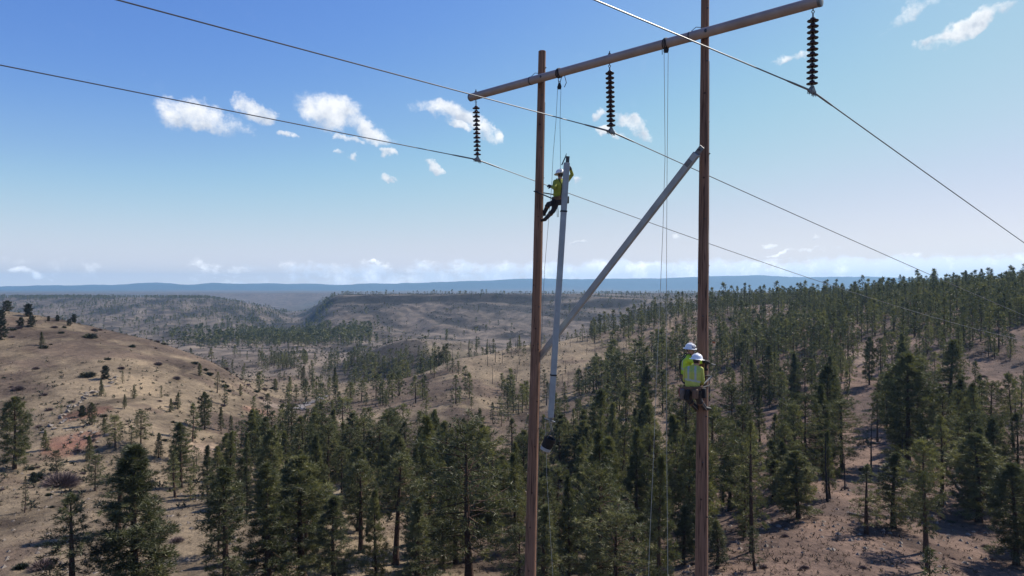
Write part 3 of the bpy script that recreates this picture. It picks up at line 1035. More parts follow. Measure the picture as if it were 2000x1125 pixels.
# small-scale patchiness: clumps and clearings
patchy = np.clip(0.85 + 2.6 * fbm(cx, cy, 28, 3, 91), 0.04, 2.2)
prob = 1.9 * table(cpx, cpy) * np.where(cpx > 1385, np.where(cpy > 840, 3.0, 2.3), np.where((cpy > 840) & (cpx > 400), np.where(cpy > 940, 2.6, 1.9), 1.15)) / 100 * area / NC * patchy
bare_strip = (np.abs(cpx - (1690 - (cpy - 700) * 0.08)) < 26) & (cpy > 660)
bare_low = (np.abs(cpx - (1690 - (cpy - 900) * 0.25)) < 40) & (cpy > 880)
prob = np.where(bare_strip | bare_low, prob * 0.12, prob)
clear_ = (np.hypot((cpx - 1205) / 60, (cpy - 858) / 16) < 1) | (np.hypot((cpx - 960) / 40, (cpy - 925) / 30) < 1)
prob = np.where(clear_, 0, prob)
order = np.nonzero(rng.random(NC) < prob)[0]
PW = np.array([.10, .16, .14, .12, .10, .12, .10, .10, .06])
for i_ in order:
    d_ = rng.uniform(1.5, 2.7)
    if not free(cx[i_], cy[i_], d_):
        continue
    # keep the view of the hand-placed foreground trees open
    if cy[i_] < 84 and any(t['keep'] and abs(t['x'] / t['y'] - cx[i_] / cy[i_]) < max(0.02, 0.45 * t['w'] * spec[min(t['p'], 8)][0] * t['h'] / PH / t['y'] * 1.6) and t['y'] > cy[i_] - 1 for t in trees[:25]):
        continue
    put_cell(cx[i_], cy[i_], d_)
    hh = float(np.clip(rng.normal(10.6, 2.8), 4, 17))
    if rng.random() < 0.15:
        hh *= 0.55
    if cpx[i_] < 480:
        hh *= 0.66
    Y_ = cy[i_]
    if 480 <= cpx[i_] < 1150 and Y_ > 82:
        hh = float(np.clip(rng.normal(8.4, 1.9), 3.5, 11.5)) * (0.9 if Y_ > 190 else 1.0)
    if cpx[i_] < 420 and Y_ < 340:
        g_, l_ = GL, 'smaller pine or juniper dotted over the grassy left hillside'
    elif Y_ > 330 and cpx[i_] > 1500:
        g_, l_ = 'pines along the right skyline', 'small dark pine in the ranks along the wooded right skyline'
    elif cpx[i_] > 1385:
        g_, l_ = 'pines on the wooded slope right of the poles', 'green pine on the dense wooded slope right of the right pole'
    elif cpx[i_] > 1050:
        g_, l_ = 'pines seen between the two poles', 'green pine on the slope seen between the two wooden poles'
    elif Y_ > 230:
        g_, l_ = 'pines on the sunlit spur left of the poles', 'green pine scattered on the sunlit spur behind the creek'
    else:
        g_, l_ = 'pines crowding the valley left of the poles', 'green pine in the dense stand in the valley left of the left pole'
    pr_ = int(rng.choice(9, p=PW))
    wd_ = rng.uniform(1.0, 1.65)
    if 400 < cpx[i_] < 1385 and Y_ < 115:
        wd_ *= 0.76
    elif cpx[i_] >= 1385:
        wd_, hh = wd_ * 0.80, hh * 0.92
    if Y_ > 330:
        pr_, wd_, hh = int(rng.choice([0, 1, 1, 7, 7, 3])), rng.uniform(0.9, 1.35), hh * rng.choice([0.7, 0.85, 1.0, 1.0, 1.25])
    add_tree(cx[i_], cy[i_], hh, wd_, pr_, l_, g_)
    trees[-1]['keep'] = False

# leave out what hills or the frame hide altogether
def seen(t):
    top = t['z'] + t['h']
    if t['y'] < 120:
        return True
    fr = np.linspace(0.15, 0.985, 90)
    return bool(np.all(height(t['x'] * fr, t['y'] * fr) < top * fr + 0.4))


vis = []
for t in trees:
    x1, y1 = project(t['x'], t['y'], t['z'] + t['h'])
    half = 3.0 * F / t['y']
    if x1 < -half or x1 > 2000 + half or y1 > 1140:
        if t['y'] > 45 and t['y'] < 160 and x1 > 0 and x1 < 2500 and y1 <= 1140:     # its shadow may reach the view
            vis.append((0, t))
        continue
    if seen(t):
        base_row = min(1125, 562.5 - F * t['z'] / t['y'])
        vis.append((base_row - max(0, y1) + (1e4 if t['keep'] else 0), t))
vis.sort(key=lambda s_: -s_[0])
LIMIT = 298
LM = [(25, 'lone full pine at the left edge', 800), (265, 'big bushy pine at bottom left', 1000), (142, 'open scrubby pine at bottom left', 1040), (440, 'narrow yellow-green pine at the bottom edge', 1000),
      (592, 'full tall pine in the bottom row', 980), (917, 'large open-branched pine', 950), (772, 'long bare-stemmed pine', 950), (655, 'tall thin pine by the creek bend', 745), (400, 'pine pair above the sand bank', 800),
      (1038, 'left wooden pole foot', 1060), (1045, 'lower end of the hanging brace', 815), (1070, 'black bucket', 868), (1206, 'pale spreading pine between the poles', 1040), (1255, 'hand line under the right block', 850),
      (1372, 'two workers on the right pole', 750), (1372, 'right wooden pole foot', 1060), (1560, 'dark full pine on the right slope', 930), (1645, 'rounded pine beside the bare strip', 830), (1772, 'tall dark pine by the bare strip', 740),
      (1912, 'broad dark pine at lower right', 920), (1690, 'bare strip at lower right', 1000), (1887, 'tall broad pine on the right skyline', 540), (880, 'sunlit spur behind the poles', 720), (1200, 'pale clearing between the poles', 860),
      (1425, 'narrow pine right of the right pole', 920), (1540, 'middle of the right slope', 720), (1900, 'upper right hillside', 700), (700, 'middle of the valley stand', 830), (520, 'sand patch left of the valley stand', 830)]
SHAPE = ['broad dense', 'slim', 'open long-stemmed', 'narrow columnar', 'open round-topped', 'full', 'bare-stemmed', 'medium', 'thin see-through', 'rounded', 'rounded']
ORD = ['nearest', 'second', 'third', 'fourth', 'fifth', 'sixth', 'seventh', 'eighth', 'ninth', 'tenth', 'eleventh', 'twelfth']
byk = {}
for _s, t in vis[:LIMIT]:
    if t['group'] is None:
        continue
    x1, y1 = project(t['x'], t['y'], t['z'] + t['h'] * 0.6)
    dd = sorted((math.hypot(x1 - a_, y1 - c_), n_, x1 - a_, y1 - c_) for (a_, n_, c_) in LM)[0]
    side = ('above' if dd[3] < 0 else 'below') if abs(dd[3]) > 1.3 * abs(dd[2]) else ('right of' if dd[2] > 0 else 'left of')
    sh = SHAPE[t['p']]
    byk.setdefault((sh, side, dd[1]), []).append((dd[0], t))
for (sh, side, ln), lst_ in byk.items():
    lst_.sort(key=lambda q_: q_[0])
    for r_, (_d, t) in enumerate(lst_):
        kind_ = 'juniper' if t['p'] >= 9 else 'pine'
        t['label'] = f'{sh} {kind_} {side} the {ln}' if len(lst_) == 1 else f'{sh} {kind_} {side} the {ln}, {ORD[min(r_, 11)]} of {len(lst_)}'
for k_, (_s, t) in enumerate(vis[:LIMIT]):
    sc = t['h'] / PH
    juni = t['p'] >= 9
    name = 'juniper_tree' if juni else 'pine_tree'
    root = empty(name, (t['x'], t['y'], t['z']))
    root.rotation_euler = (rng.normal() * 0.025, rng.normal() * 0.025, rng.uniform(0, 6.28))
    root.scale = (sc * t['w'], sc * t['w'], sc)
    tag(root, t['label'], 'juniper' if juni else 'pine tree', t['group'])
    link('trunk', PROTO[t['p']][0], root)
    link('crown', PROTO[t['p']][1], root)
print('TREES individual', min(LIMIT, len(vis)), 'rest', len(vis) - LIMIT, 'cut', vis[min(LIMIT, len(vis) - 1)][0])


def join_trees(name, lst, label, pick):
    vs, fs, mi = [], [], []
    off = 0
    for t in lst:
        tv, tf, cv_, cf_ = LODS[pick(t)][t['p'] % 9]
        a = rng.uniform(0, 6.28)
        sc = t['h'] / PH
        sxy = sc * t['w']
        rot = np.array([[math.cos(a) * sxy, -math.sin(a) * sxy, 0], [math.sin(a) * sxy, math.cos(a) * sxy, 0], [0, 0, sc]])
        o_ = np.array([t['x'], t['y'], t['z']])
        q1, q2 = tf[:, [0, 1, 2]], tf[:, [0, 2, 3]]
        for v_, f_, m_ in ((tv, np.concatenate([q1, q2]), 0), (cv_, cf_, 1)):
            vs.append(v_ @ rot.T + o_)
            fs.append(f_ + off)
            mi.append(np.full(len(f_), m_))
            off += len(v_)
    me = big_mesh(name, np.concatenate(vs), np.concatenate(fs), [M['bark'], M['needle_far']], mat_idx=np.concatenate(mi))
    print(name, len(lst), 'tris', sum(len(f_) for f_ in fs))
    return tag(link(name, me), label, kind='stuff')


join_trees('pine_forest', [t for _s, t in vis[LIMIT:]], 'smaller and farther pines filling the wooded slopes', lambda t: 'mid' if t['y'] < 260 else 'low')

# far woods on the valley floor and the mesas
NF_ = 60000
fy = np.sqrt(rng.uniform(560 ** 2, 2900 ** 2, NF_))
fx = rng.uniform(-0.82, 0.82, NF_) * fy
fz = height(fx, fy)
fpx, fpy = project(fx, fy, fz)
nz = fbm(fx, fy, 120, 4, 97)
d_ = np.clip(0.10 + 0.55 * nz, 0.015, 1)
valley = (fpy > 632) & (fpy < 692) & (fpx > 330) & (fpx < 730) & (fy > 640) & (fy < 1400)
d_ = np.where(valley, np.clip(0.9 + 2.0 * nz, 0.05, 1) * sstep(fpy, 684, 670) * sstep(fpy, 630, 652), d_)
nose = (fpx > 560) & (fpx < 700) & (fy > 1050) & (fy < 1620) & (fpy > 578)
d_ = np.where(nose, np.clip(0.55 - np.abs(fpx - (650 - (fpy - 580) * 0.7)) / 70, 0.05, 1) + 0.3 * nz, d_)
leftm = (fpx < 560) & (fy > 1200)
d_ = np.where(leftm, np.clip(0.5 + 1.0 * nz, 0.08, 1), d_)
top_ = (fpy < 579) & (fpx > 620)
d_ = np.where(top_, np.clip(0.10 + 0.5 * nz, 0.01, 1) * 0.55, d_)
sel = np.nonzero(rng.random(NF_) < d_ * 0.62)[0]
farl = []
for i_ in sel:
    t = dict(x=fx[i_], y=fy[i_], z=fz[i_] - 0.2, h=float(np.clip(rng.normal(8.5 if valley[i_] or nose[i_] else 6.5, 2), 3, 13)), w=rng.uniform(1.0, 1.5), p=int(rng.integers(0, 9)))
    x1, y1 = project(t['x'], t['y'], t['z'])
    if -20 < x1 < 2020:
        farl.append(t)
farl = [t for t in farl if seen(t)]
# the dense dark wood along the valley floor
vy = np.sqrt(rng.uniform(700 ** 2, 1300 ** 2, 9000))
vx = rng.uniform(-0.52, -0.19, 9000) * vy
vz = height(vx, vy)
vpx, vpy = project(vx, vy, vz)
vd = sstep(vpy, 682, 668) * sstep(vpy, 634, 652) * np.clip(0.6 + 2.2 * fbm(vx, vy, 90, 3, 143), 0.02, 1) * sstep(vpx + 60 * fbm(vx, vy, 60, 3, 147), 380, 560) * sstep(vpx + 60 * fbm(vx, vy, 60, 3, 148), 745, 670)
for i_ in np.nonzero(rng.random(9000) < vd * 0.34)[0]:
    farl.append(dict(x=vx[i_], y=vy[i_], z=vz[i_] - 0.2, h=rng.uniform(7, 13), w=rng.uniform(1.0, 1.5), p=int(rng.integers(0, 9))))
# the clump on the flat beyond the creek and the burnt-over spur carry bigger trees
for i_ in range(46):
    p = on_ground(rng.uniform(495, 600), rng.uniform(703, 722), 380, 760)
    farl.append(dict(x=p.x, y=p.y, z=p.z - .2, h=rng.uniform(7, 12), w=1.0, p=int(rng.integers(0, 9))))
for i_ in range(95):
    p = on_ground(rng.uniform(630, 880), rng.uniform(702, 752), 380, 600)
    farl.append(dict(x=p.x, y=p.y, z=p.z - .2, h=rng.uniform(7, 13), w=rng.uniform(1.0, 1.4), p=int(rng.integers(0, 9))))
join_trees('far_woodland', farl, 'dark far-off trees dotting the valley floor and the mesas', lambda t: 'low' if t['y'] < 760 else 'far')

# low dark brush speckling the far slopes
NQ = 42000
qy = np.sqrt(rng.uniform(240 ** 2, 2400 ** 2, NQ))
qy[:9000] = rng.uniform(240, 700, 9000)
qx = rng.uniform(-0.8, 0.45, NQ) * qy
qn = fbm(qx + 0.5 * qy, qy * 0.28, 48, 5, 77)
qk = np.nonzero(rng.random(NQ) < np.clip(0.10 + 1.5 * qn, 0.02, 0.8))[0]
qc = np.stack([qx[qk], qy[qk], height(qx[qk], qy[qk]) + 0.3], 1)
v_, f_ = blades(qc, np.tile([0, 0, 1.0], (len(qc), 1)), 7, 1.5, 1.1, 0.75, rng)
qs = np.repeat(rng.uniform(0.5, 1.5, len(qc)) * np.clip(qy[qk] / 900, 0.28, 1), 21)[:, None]
v_ = np.repeat(qc, 21, 0) + (v_ - np.repeat(qc, 21, 0)) * qs
tag(link('far_brush', big_mesh('far_brush', v_, f_, [M['brush']])), 'dark brush speckling the far mesa slopes and valley', kind='stuff')

# dead standing trunks, burnt long ago
def make_snag(seed):
    rg = np.random.default_rng(seed)
    P = np.stack([rg.normal(size=7).cumsum() * 0.04, rg.normal(size=7).cumsum() * 0.04, np.linspace(0, 8, 7)], 1)
    tv, tf = tube_np(P, np.linspace(0.16, 0.035, 7), 6)
    bv, bfs, off = [], [], 0
    for _ in range(9):
        t = rg.uniform(2.2, 7.4)
        a = rg.uniform(0, 6.28)
        p0 = np.array([np.interp(t, P[:, 2], P[:, 0]), np.interp(t, P[:, 2], P[:, 1]), t])
        L = rg.uniform(0.4, 1.3) * (1.1 - t / 9)
        p1 = p0 + np.array([math.cos(a), math.sin(a), rg.uniform(-.2, .5)]) * L
        v_, f_ = tube_np([p0, (p0 + p1) / 2 + [0, 0, -.05], p1], [0.035, 0.025, 0.012], 3)
        bv.append(v_)
        bfs.append(f_ + off)
        off += len(v_)
    return big_mesh('trunk', tv, tf, [M['char']], True), big_mesh('branches', np.concatenate(bv), np.concatenate(bfs), [M['char']])


SN = [make_snag(300 + i_) for i_ in range(4)]
k_ = 0
while k_ < 70:
    if k_ < 56:
        p = on_ground(rng.uniform(870, 1350), rng.uniform(648, 760), 200, 520)
    else:
        p = on_ground(rng.uniform(1380, 1950), rng.uniform(640, 1000), 80, 400)
    k_ += 1
    if not free(p.x, p.y, 1.2):
        continue
    r_ = empty('dead_tree', (p.x, p.y, p.z - 0.1))
    s_ = rng.uniform(0.6, 1.15)
    r_.scale = (s_, s_, s_)
    r_.rotation_euler = (rng.normal() * 0.03, rng.normal() * 0.03, rng.uniform(0, 6.28))
    left_ = p.x / p.y < (1385 - 1000) / F
    tag(r_, 'bare burnt trunk standing on the open spur behind the poles' if left_ else 'bare dead trunk among the pines on the right slope', 'dead tree', 'dead trunks on the spur' if left_ else 'dead trunks on the right slope')
    tm, bm_ = SN[int(rng.integers(0, 4))]
    link('trunk', tm, r_)
    link('branches', bm_, r_)


# shrubs
def make_shrub(seed, n, ln, w, mat, flat=0.8):
    rg = np.random.default_rng(seed)
    d = rg.normal(size=(n, 3))
    d[:, 2] = np.abs(d[:, 2]) * flat + 0.15
    d /= np.linalg.norm(d, axis=1, keepdims=True)
    c = d * rg.uniform(0.15, 0.7, (n, 1))
    c[:, 2] *= 0.8
    v_, f_ = blades(c, d, 3, ln, w, 0.35, rg)
    v_[:, 2] = np.maximum(v_[:, 2], -0.1)
    return big_mesh('shrub', v_, f_, [mat])


SH = [make_shrub(400, 800, 0.42, 0.022, M['twig'], 0.9), make_shrub(401, 220, 0.4, 0.12, M['brush']), make_shrub(402, 220, 0.42, 0.14, M['juniper']), make_shrub(403, 260, 0.5, 0.04, M['twig'], 0.8)]
def shrub(px, py, size, kind, y0, y1, label, group=None, name='shrub'):
    p = on_ground(px, py, y0, y1)
    o_ = link(name, SH[kind], None, (p.x, p.y, p.z - 0.1))
    s_ = size / 2 / F * p.y
    o_.scale = (s_, s_, s_ * rng.uniform(0.7, 1.0))
    o_.rotation_euler = (0, 0, rng.uniform(0, 6.28))
    return tag(o_, label, 'shrub', group)


shrub(118, 950, 84, 0, 80, 140, 'large leafless purple-grey bush on the dry grass at lower left')
shrub(72, 938, 34, 2, 80, 140, 'round dark green bush left of the large leafless one')
shrub(40, 1112, 34, 2, 60, 100, 'small green bush at the bottom left corner')
shrub(176, 660, 30, 1, 160, 300, 'broad dark bush high on the left hillside')
shrub(172, 736, 36, 1, 150, 260, 'broad brown bush above the rock ledge')
shrub(35, 762, 26, 0, 130, 240, 'leafless grey bush on the slope at the far left')
shrub(85, 1112, 60, 3, 60, 100, 'dead grey brush pile at the bottom left corner')
shrub(345, 1060, 34, 3, 70, 110, 'pale bare sapling bush on the tan clearing')
for i_ in range(110):
    px0, py0 = rng.uniform(0, 620), rng.uniform(640, 1000)
    p = on_ground(px0, py0, 80, 330)
    if not (-0.8 < p.x / p.y < -0.28):
        continue
    kd_ = int(rng.integers(0, 4))
    shrub(px0, py0, rng.uniform(7, 20), kd_, 80, 330, ['low leafless grey shrub on the grassy left hillside', 'low brown sage shrub on the grassy left hillside', 'low dark green shrub on the grassy left hillside', 'low twiggy pale shrub on the grassy left hillside'][kd_], 'low shrubs on the left hillside')
for i_ in range(70):
    px0, py0 = rng.uniform(900, 1980), rng.uniform(700, 1115)
    kd_ = int(rng.choice([0, 1, 3]))
    shrub(px0, py0, rng.uniform(10, 26), kd_, 60, 330, {0: 'low leafless grey shrub on the ground under the pines', 1: 'low olive-brown shrub on the ground under the pines', 3: 'low twiggy shrub on the ground under the pines'}[kd_], 'low shrubs under the pines')

# ground cover nobody could count: dry tufts and small brush
NG = 26000
gy2 = np.exp(rng.uniform(math.log(52), math.log(520), NG))
gx2 = rng.uniform(-0.8, 0.8, NG) * gy2
gz2 = height(gx2, gy2)
gn = fbm(gx2, gy2, 18, 3, 111)
keepm = rng.random(NG) < np.clip(0.45 + 1.2 * gn, 0.05, 1)
cenb = np.stack([gx2, gy2, gz2 + 0.05], 1)[keepm]
nb2 = len(cenb)
v_, f_ = blades(cenb, np.tile([0, 0, 1.0], (nb2, 1)), 6, 0.22, 0.07, 0.6, rng)
sz = np.repeat(rng.uniform(0.6, 1.7, nb2), 18)[:, None]
cc_ = np.repeat(cenb, 18, 0)
v_ = cc_ + (v_ - cc_) * sz
mt, T = material('dry_tufts')
g = T.n('ShaderNodeNewGeometry')
tn = T.noise(g.outputs['Position'], 0.9, 2)
b = T.n('ShaderNodeBsdfDiffuse')
T.put(b.inputs[0], T.ramp(tn.outputs[0], [(0.35, (0.07, 0.055, 0.04)), (0.55, (0.15, 0.115, 0.075)), (0.7, (0.24, 0.19, 0.12))]))
o = T.n('ShaderNodeOutputMaterial')
T.put(o.inputs[0], b.outputs[0])
tag(link('dry_grass', big_mesh('dry_grass', v_, f_, [mt])), 'dry bunch grass and low brush over the slopes', kind='stuff')

# low dark sagebrush, far too many to count
NB = 5000
by = np.exp(rng.uniform(math.log(95), math.log(420), NB))
bx = rng.uniform(-0.78, 0.25, NB) * by
bn_ = fbm(bx, by, 40, 3, 151)
okb = rng.random(NB) < np.clip(0.3 + 1.5 * bn_, 0.03, 1)
bx, by = bx[okb], by[okb]
bc3 = np.stack([bx, by, height(bx, by) + 0.12], 1)
v_, f_ = blades(bc3, np.tile([0, 0, 1.0], (len(bc3), 1)), 16, 0.42, 0.16, 0.8, rng)
szb = np.repeat(rng.uniform(0.6, 1.7, len(bc3)), 48)[:, None]
v_ = np.repeat(bc3, 48, 0) + (v_ - np.repeat(bc3, 48, 0)) * szb
tag(link('sagebrush', big_mesh('sagebrush', v_, f_, [M['brush']])), 'low dark sagebrush speckling the open slopes', kind='stuff')

# pale rocks along the ledge of the left hillside
def make_rock(seed):
    rg = np.random.default_rng(seed)
    bm = bmesh.new()
    for _ in range(16):
        d = rg.normal(size=3)
        d /= np.linalg.norm(d)
        bm.verts.new(d * rg.uniform(0.75, 1.1) * np.array([1, 0.8, 0.6]))
    bmesh.ops.convex_hull(bm, input=bm.verts)
    me = bpy.data.meshes.new('rock')
    bm.to_mesh(me)
    bm.free()
    me.materials.append(M['rock'])
    return me


RK = [make_rock(500 + i_) for i_ in range(5)]
ledge = [(88, 842), (110, 835), (128, 812), (140, 795), (158, 785), (172, 772), (200, 762), (215, 750), (226, 738)]
for i_ in range(64):
    t = rng.uniform(0, len(ledge) - 1.001)
    j = int(t)
    lx = ledge[j][0] * (1 - t + j) + ledge[j + 1][0] * (t - j) + rng.normal() * 4
    ly = ledge[j][1] * (1 - t + j) + ledge[j + 1][1] * (t - j) + rng.normal() * 2.5
    if i_ >= 50:
        lx, ly = rng.uniform(120, 260), rng.uniform(830, 860)
    p = on_ground(lx, ly, 100, 260)
    o_ = link('rock', RK[int(rng.integers(0, 5))], None, (p.x, p.y, p.z + 0.1))
    s_ = rng.uniform(0.25, 0.75)
    o_.scale = (s_ * rng.uniform(1, 1.9), s_, s_ * rng.uniform(.8, 1.3))
    o_.rotation_euler = (rng.normal() * .2, rng.normal() * .2, rng.uniform(0, 6.28))
    tag(o_, 'pale broken rock along the ledge on the left hillside', 'rock', 'pale rocks on the hillside ledge')

# small stones
NS = 3000
sy = np.exp(rng.uniform(math.log(58), math.log(330), NS))
sx_ = rng.uniform(-0.78, 0.7, NS) * sy
sn = fbm(sx_, sy, 30, 3, 131)
ok_ = rng.random(NS) < np.clip(0.25 + 1.6 * sn, 0, 1)
sx_, sy = sx_[ok_], sy[ok_]
sz_ = height(sx_, sy)
octv = np.array([[1, 0, 0], [-1, 0, 0], [0, 1, 0], [0, -1, 0], [0, 0, .7], [0, 0, -.7]])
octf = np.array([[0, 2, 4], [2, 1, 4], [1, 3, 4], [3, 0, 4], [2, 0, 5], [1, 2, 5], [3, 1, 5], [0, 3, 5]])
ks = len(sx_)
sv = octv[None] * rng.uniform(0.6, 1.4, (ks, 6, 3)) * rng.uniform(0.10, 0.34, (ks, 1, 1)) + np.stack([sx_, sy, sz_ + 0.03], 1)[:, None]
sf = octf[None] + 6 * np.arange(ks)[:, None, None]
tag(link('scattered_stones', big_mesh('scattered_stones', sv.reshape(-1, 3), sf.reshape(-1, 3), [M['rock']])), 'small loose stones over the dry slopes', kind='stuff')

# creek
mt, T = material('track_gravel')
b = T.n('ShaderNodeBsdfPrincipled')
b.inputs['Base Color'].default_value = rgb(0.17, 0.15, 0.14)
b.inputs['Roughness'].default_value = 0.9
g = T.n('ShaderNodeNewGeometry')
bp = T.n('ShaderNodeBump')
bp.inputs['Strength'].default_value = 0.3
T.put(bp.inputs['Height'], T.noise(g.outputs['Position'], 1.5, 3).outputs[0])
T.put(b.inputs['Normal'], bp.outputs[0])
o = T.n('ShaderNodeOutputMaterial')
T.put(o.inputs[0], b.outputs[0])


def ribbon(name, pix, width, y0, y1, label):
    P = [on_ground(x_, y_, y0, y1) for (x_, y_) in pix]
    v_, f_ = [], []
    n_ = 10
    fine_ = []
    for i_ in range(len(P) - 1):
        for s_ in range(n_):
            fine_.append(P[i_].lerp(P[i_ + 1], s_ / n_))
    fine_.append(P[-1])
    for i_, p in enumerate(fine_):
        d = (fine_[min(i_ + 1, len(fine_) - 1)] - fine_[max(0, i_ - 1)])
        sd = Vector((d.y, -d.x, 0)).normalized()
        for s_ in (-1, -0.33, 0.33, 1):
            w_ = width * (0.8 + 0.3 * math.sin(i_ * 0.7))
            q_ = p + sd * w_ / 2 * s_
            v_.append((q_.x, q_.y, float(height(q_.x, q_.y)) + 0.22))
    for i_ in range(len(fine_) - 1):
        for s_ in range(3):
            f_.append((i_ * 4 + s_, i_ * 4 + s_ + 1, i_ * 4 + 5 + s_, i_ * 4 + 4 + s_))
    return tag(link(name, big_mesh(name, v_, f_, [mt], True)), label, kind='structure')


ribbon('dirt_road', [(578, 800), (592, 793), (606, 788), (622, 781), (634, 775)], 5.5, 240, 330, 'grey gravel track bending at the foot of the left hillside')

# fallen logs
for (x0, y0, x1, y1, Y0, Y1, lab) in ((1866, 944, 1884, 975, 85, 120, 'pale fallen log on bare ground at the lower right'), (1690, 862, 1738, 872, 95, 135, 'fallen trunk lying across the bare strip'),
                                      (1215, 945, 1222, 990, 90, 130, 'leaning pale broken trunk between the two poles'), (1658, 1006, 1690, 1012, 70, 110, 'short fallen log on the red ground at lower right'),
                                      (955, 985, 1000, 975, 85, 130, 'fallen grey trunk on the slope beside the left pole')):
    a_, b_ = on_ground(x0, y0, Y0, Y1), on_ground(x1, y1, Y0, Y1)
    if (a_ - b_).length > 9:
        b_ = a_ + (b_ - a_).normalized() * 7
        b_.z = float(height(b_.x, b_.y))
    up_ = Vector((0, 0, 0.18))
    if x0 == 1215:
        b_ = a_ + Vector((0.5, 0.6, 3.4))
    lg = MB().tube([a_ + up_, (a_ + b_) / 2 + up_ * 1.1, b_ + up_], [0.20, 0.17, 0.11], 8)
    o_ = lg.build('fallen_log', M['dead'], origin=a_)
    tag(o_, lab, 'log')

#PART3
# ------------------------------------------------------------------ the two wooden poles
def make_pole(top, low, zbase, r_top, r_base, label, mat):
    top, low = Vector(top), Vector(low)
    d = (low - top) / (low.z - top.z)
    base = top + d * (zbase - top.z)
    root = empty('utility_pole', base)
    tag(root, label, 'utility pole', None)
    n = 40
    mb = MB()
    rg = np.random.default_rng(int(abs(top.x) * 100))
    pts, rr = [], []
    for i in range(n + 1):
        t = i / n
        p = base.lerp(top, t) - base
        wob = 0.012 * math.sin(t * 9 + top.x) * (1 - t)
        pts.append(p + Vector((wob, 0, 0)))
        rr.append(r_base + (r_top - r_base) * t + rg.uniform(-0.003, 0.003))
    pts.append(pts[-1] + Vector((0, 0, 0.015)))
    rr.append(r_top * 0.88)
    mb.tube(pts, rr, 22)
    mb.build('shaft', mat, root)
    # through bolts and old climbing pegs on the side seen
    for k in range(11):
        z = top.z - 0.35 - k * 1.28 + rg.uniform(-.25, .25)
        p = top + d * (z - top.z) - base
        t = (z - zbase) / (top.z - zbase)
        r_ = r_base + (r_top - r_base) * t
        a = R(rg.choice([-100, -75, -60, -20, 15]) + rg.uniform(-8, 8))
        q = Vector((math.cos(a), math.sin(a), 0))
        b_ = MB().lathe(p + q * (r_ - 0.012), q, [(0.022, 0), (0.022, 0.028), (0.012, 0.034), (0.012, 0.05)], 6)
        b_.build('bolt', M['dark_steel'], root)
    # bare ground wire stapled down the right-hand side
    a = R(-8)
    q = Vector((math.cos(a), math.sin(a), 0))
    gp = []
    for i in range(30):
        t = i / 29
        z = zbase + (top.z - 1.6 - zbase) * t
        r_ = r_base + (r_top - r_base) * (z - zbase) / (top.z - zbase)
        gp.append(top + d * (z - top.z) - base + q * (r_ + 0.006))
    MB().tube(gp, 0.006, 5).build('ground_wire', M['hardware'], root)
    return base


PL_T, PL_L = Vector((0.947, 21.42, 7.42)), Vector((0.578, 21.42, -9.04))
PR_T, PR_L = Vector((4.985, 17.62, 7.45)), Vector((4.885, 17.62, -7.40))
make_pole(PL_T, PL_L, -17.4, 0.115, 0.215, 'left wooden pole with a climber near its middle', M['pole'])
make_pole(PR_T, PR_L, -17.4, 0.103, 0.205, 'right wooden pole with two workers strapped to it', M['pole'])


def pole_at(which, z):
    T_, L_ = (PL_T, PL_L) if which == 'L' else (PR_T, PR_L)
    return T_ + (L_ - T_) * ((z - T_.z) / (L_.z - T_.z))


def pole_r(which, z):
    a_, b_ = (0.115, 0.215) if which == 'L' else (0.103, 0.205)
    return a_ + (b_ - a_) * (7.42 - z) / 24.8


# ------------------------------------------------------------------ crossarm
ARM_A = at(919, 190.5, 23.2)
ARM_B = at(1603, 1.5, 15.33)
adir = (ARM_B - ARM_A).normalized()
anorm = Vector((adir.y, -adir.x, 0)).normalized()      # horizontal, towards the camera side
if anorm.y > 0:
    anorm = -anorm
AR = 0.125
root = empty('crossarm', ARM_A.lerp(ARM_B, 0.5))
tag(root, 'long round pole-top crossarm joining the two wooden poles', 'crossarm')
rc = root.location.copy()
mb = MB()
mb.tube([ARM_A.lerp(ARM_B, i / 24) - rc for i in range(25)], AR, 28)
mb.build('arm_tube', M['arm'], root)
for e, s in ((ARM_A, -1), (ARM_B, 1)):
    MB().lathe(e - rc, adir * s, [(AR + 0.006, -0.05), (AR + 0.006, 0.012), (AR * 0.9, 0.022), (0.02, 0.026)], 28).build('end_cap', M['hardware'], root)


def arm_at_x(px_):
    """parameter on the arm's axis whose picture column is px_"""
    u = (px_ - 1000) / F
    d = ARM_B - ARM_A
    return (u * ARM_A.y - ARM_A.x) / (d.x - u * d.y)


def arm_p(t):
    return ARM_A.lerp(ARM_B, t)


for px_, which in ((1057, 'L'), (1378, 'R')):
    t = arm_at_x(px_)
    c = arm_p(t)
    pc = pole_at(which, c.z)
    d_ = (pc - c)
    d_.z = 0
    dn = d_.normalized()
    b_ = MB().tube([c - dn * (AR + 0.05) - rc, c + dn * (d_.length + 0.18) - rc], 0.016, 8)
    b_.lathe(c - dn * (AR + 0.012) - rc, -dn, [(0.045, 0), (0.045, 0.014), (0.02, 0.016), (0.02, 0.04)], 10)
    b_.build('through_bolt', M['dark_steel'], root)
    # shoe plate between the arm and the pole
    MB().box(c + dn * (AR + 0.03) - rc, adir * 0.10, dn * 0.03, Vector((0, 0, 0.09))).build('gain_plate', M['dark_steel'], root, smooth=False)
    # flat band round the arm beside the pole, and a short tie wire up to the pole
    s_ = arm_p(t) - adir * 0.42 - rc
    MB().lathe(s_, adir, [(AR + 0.002, -0.02), (AR + 0.006, -0.018), (AR + 0.006, 0.018), (AR + 0.002, 0.02)], 24).build('band', M['dark_steel'], root)
    MB().tube([s_ + Vector((0, 0, AR)), s_ + Vector((0, 0, AR + 0.10)) + adir * 0.16 + dn * .05, pc + Vector((0, 0, 0.22)) - dn * (pole_r(which, c.z) + .01) - rc], 0.009, 6).build('tie_wire', M['hardware'], root)

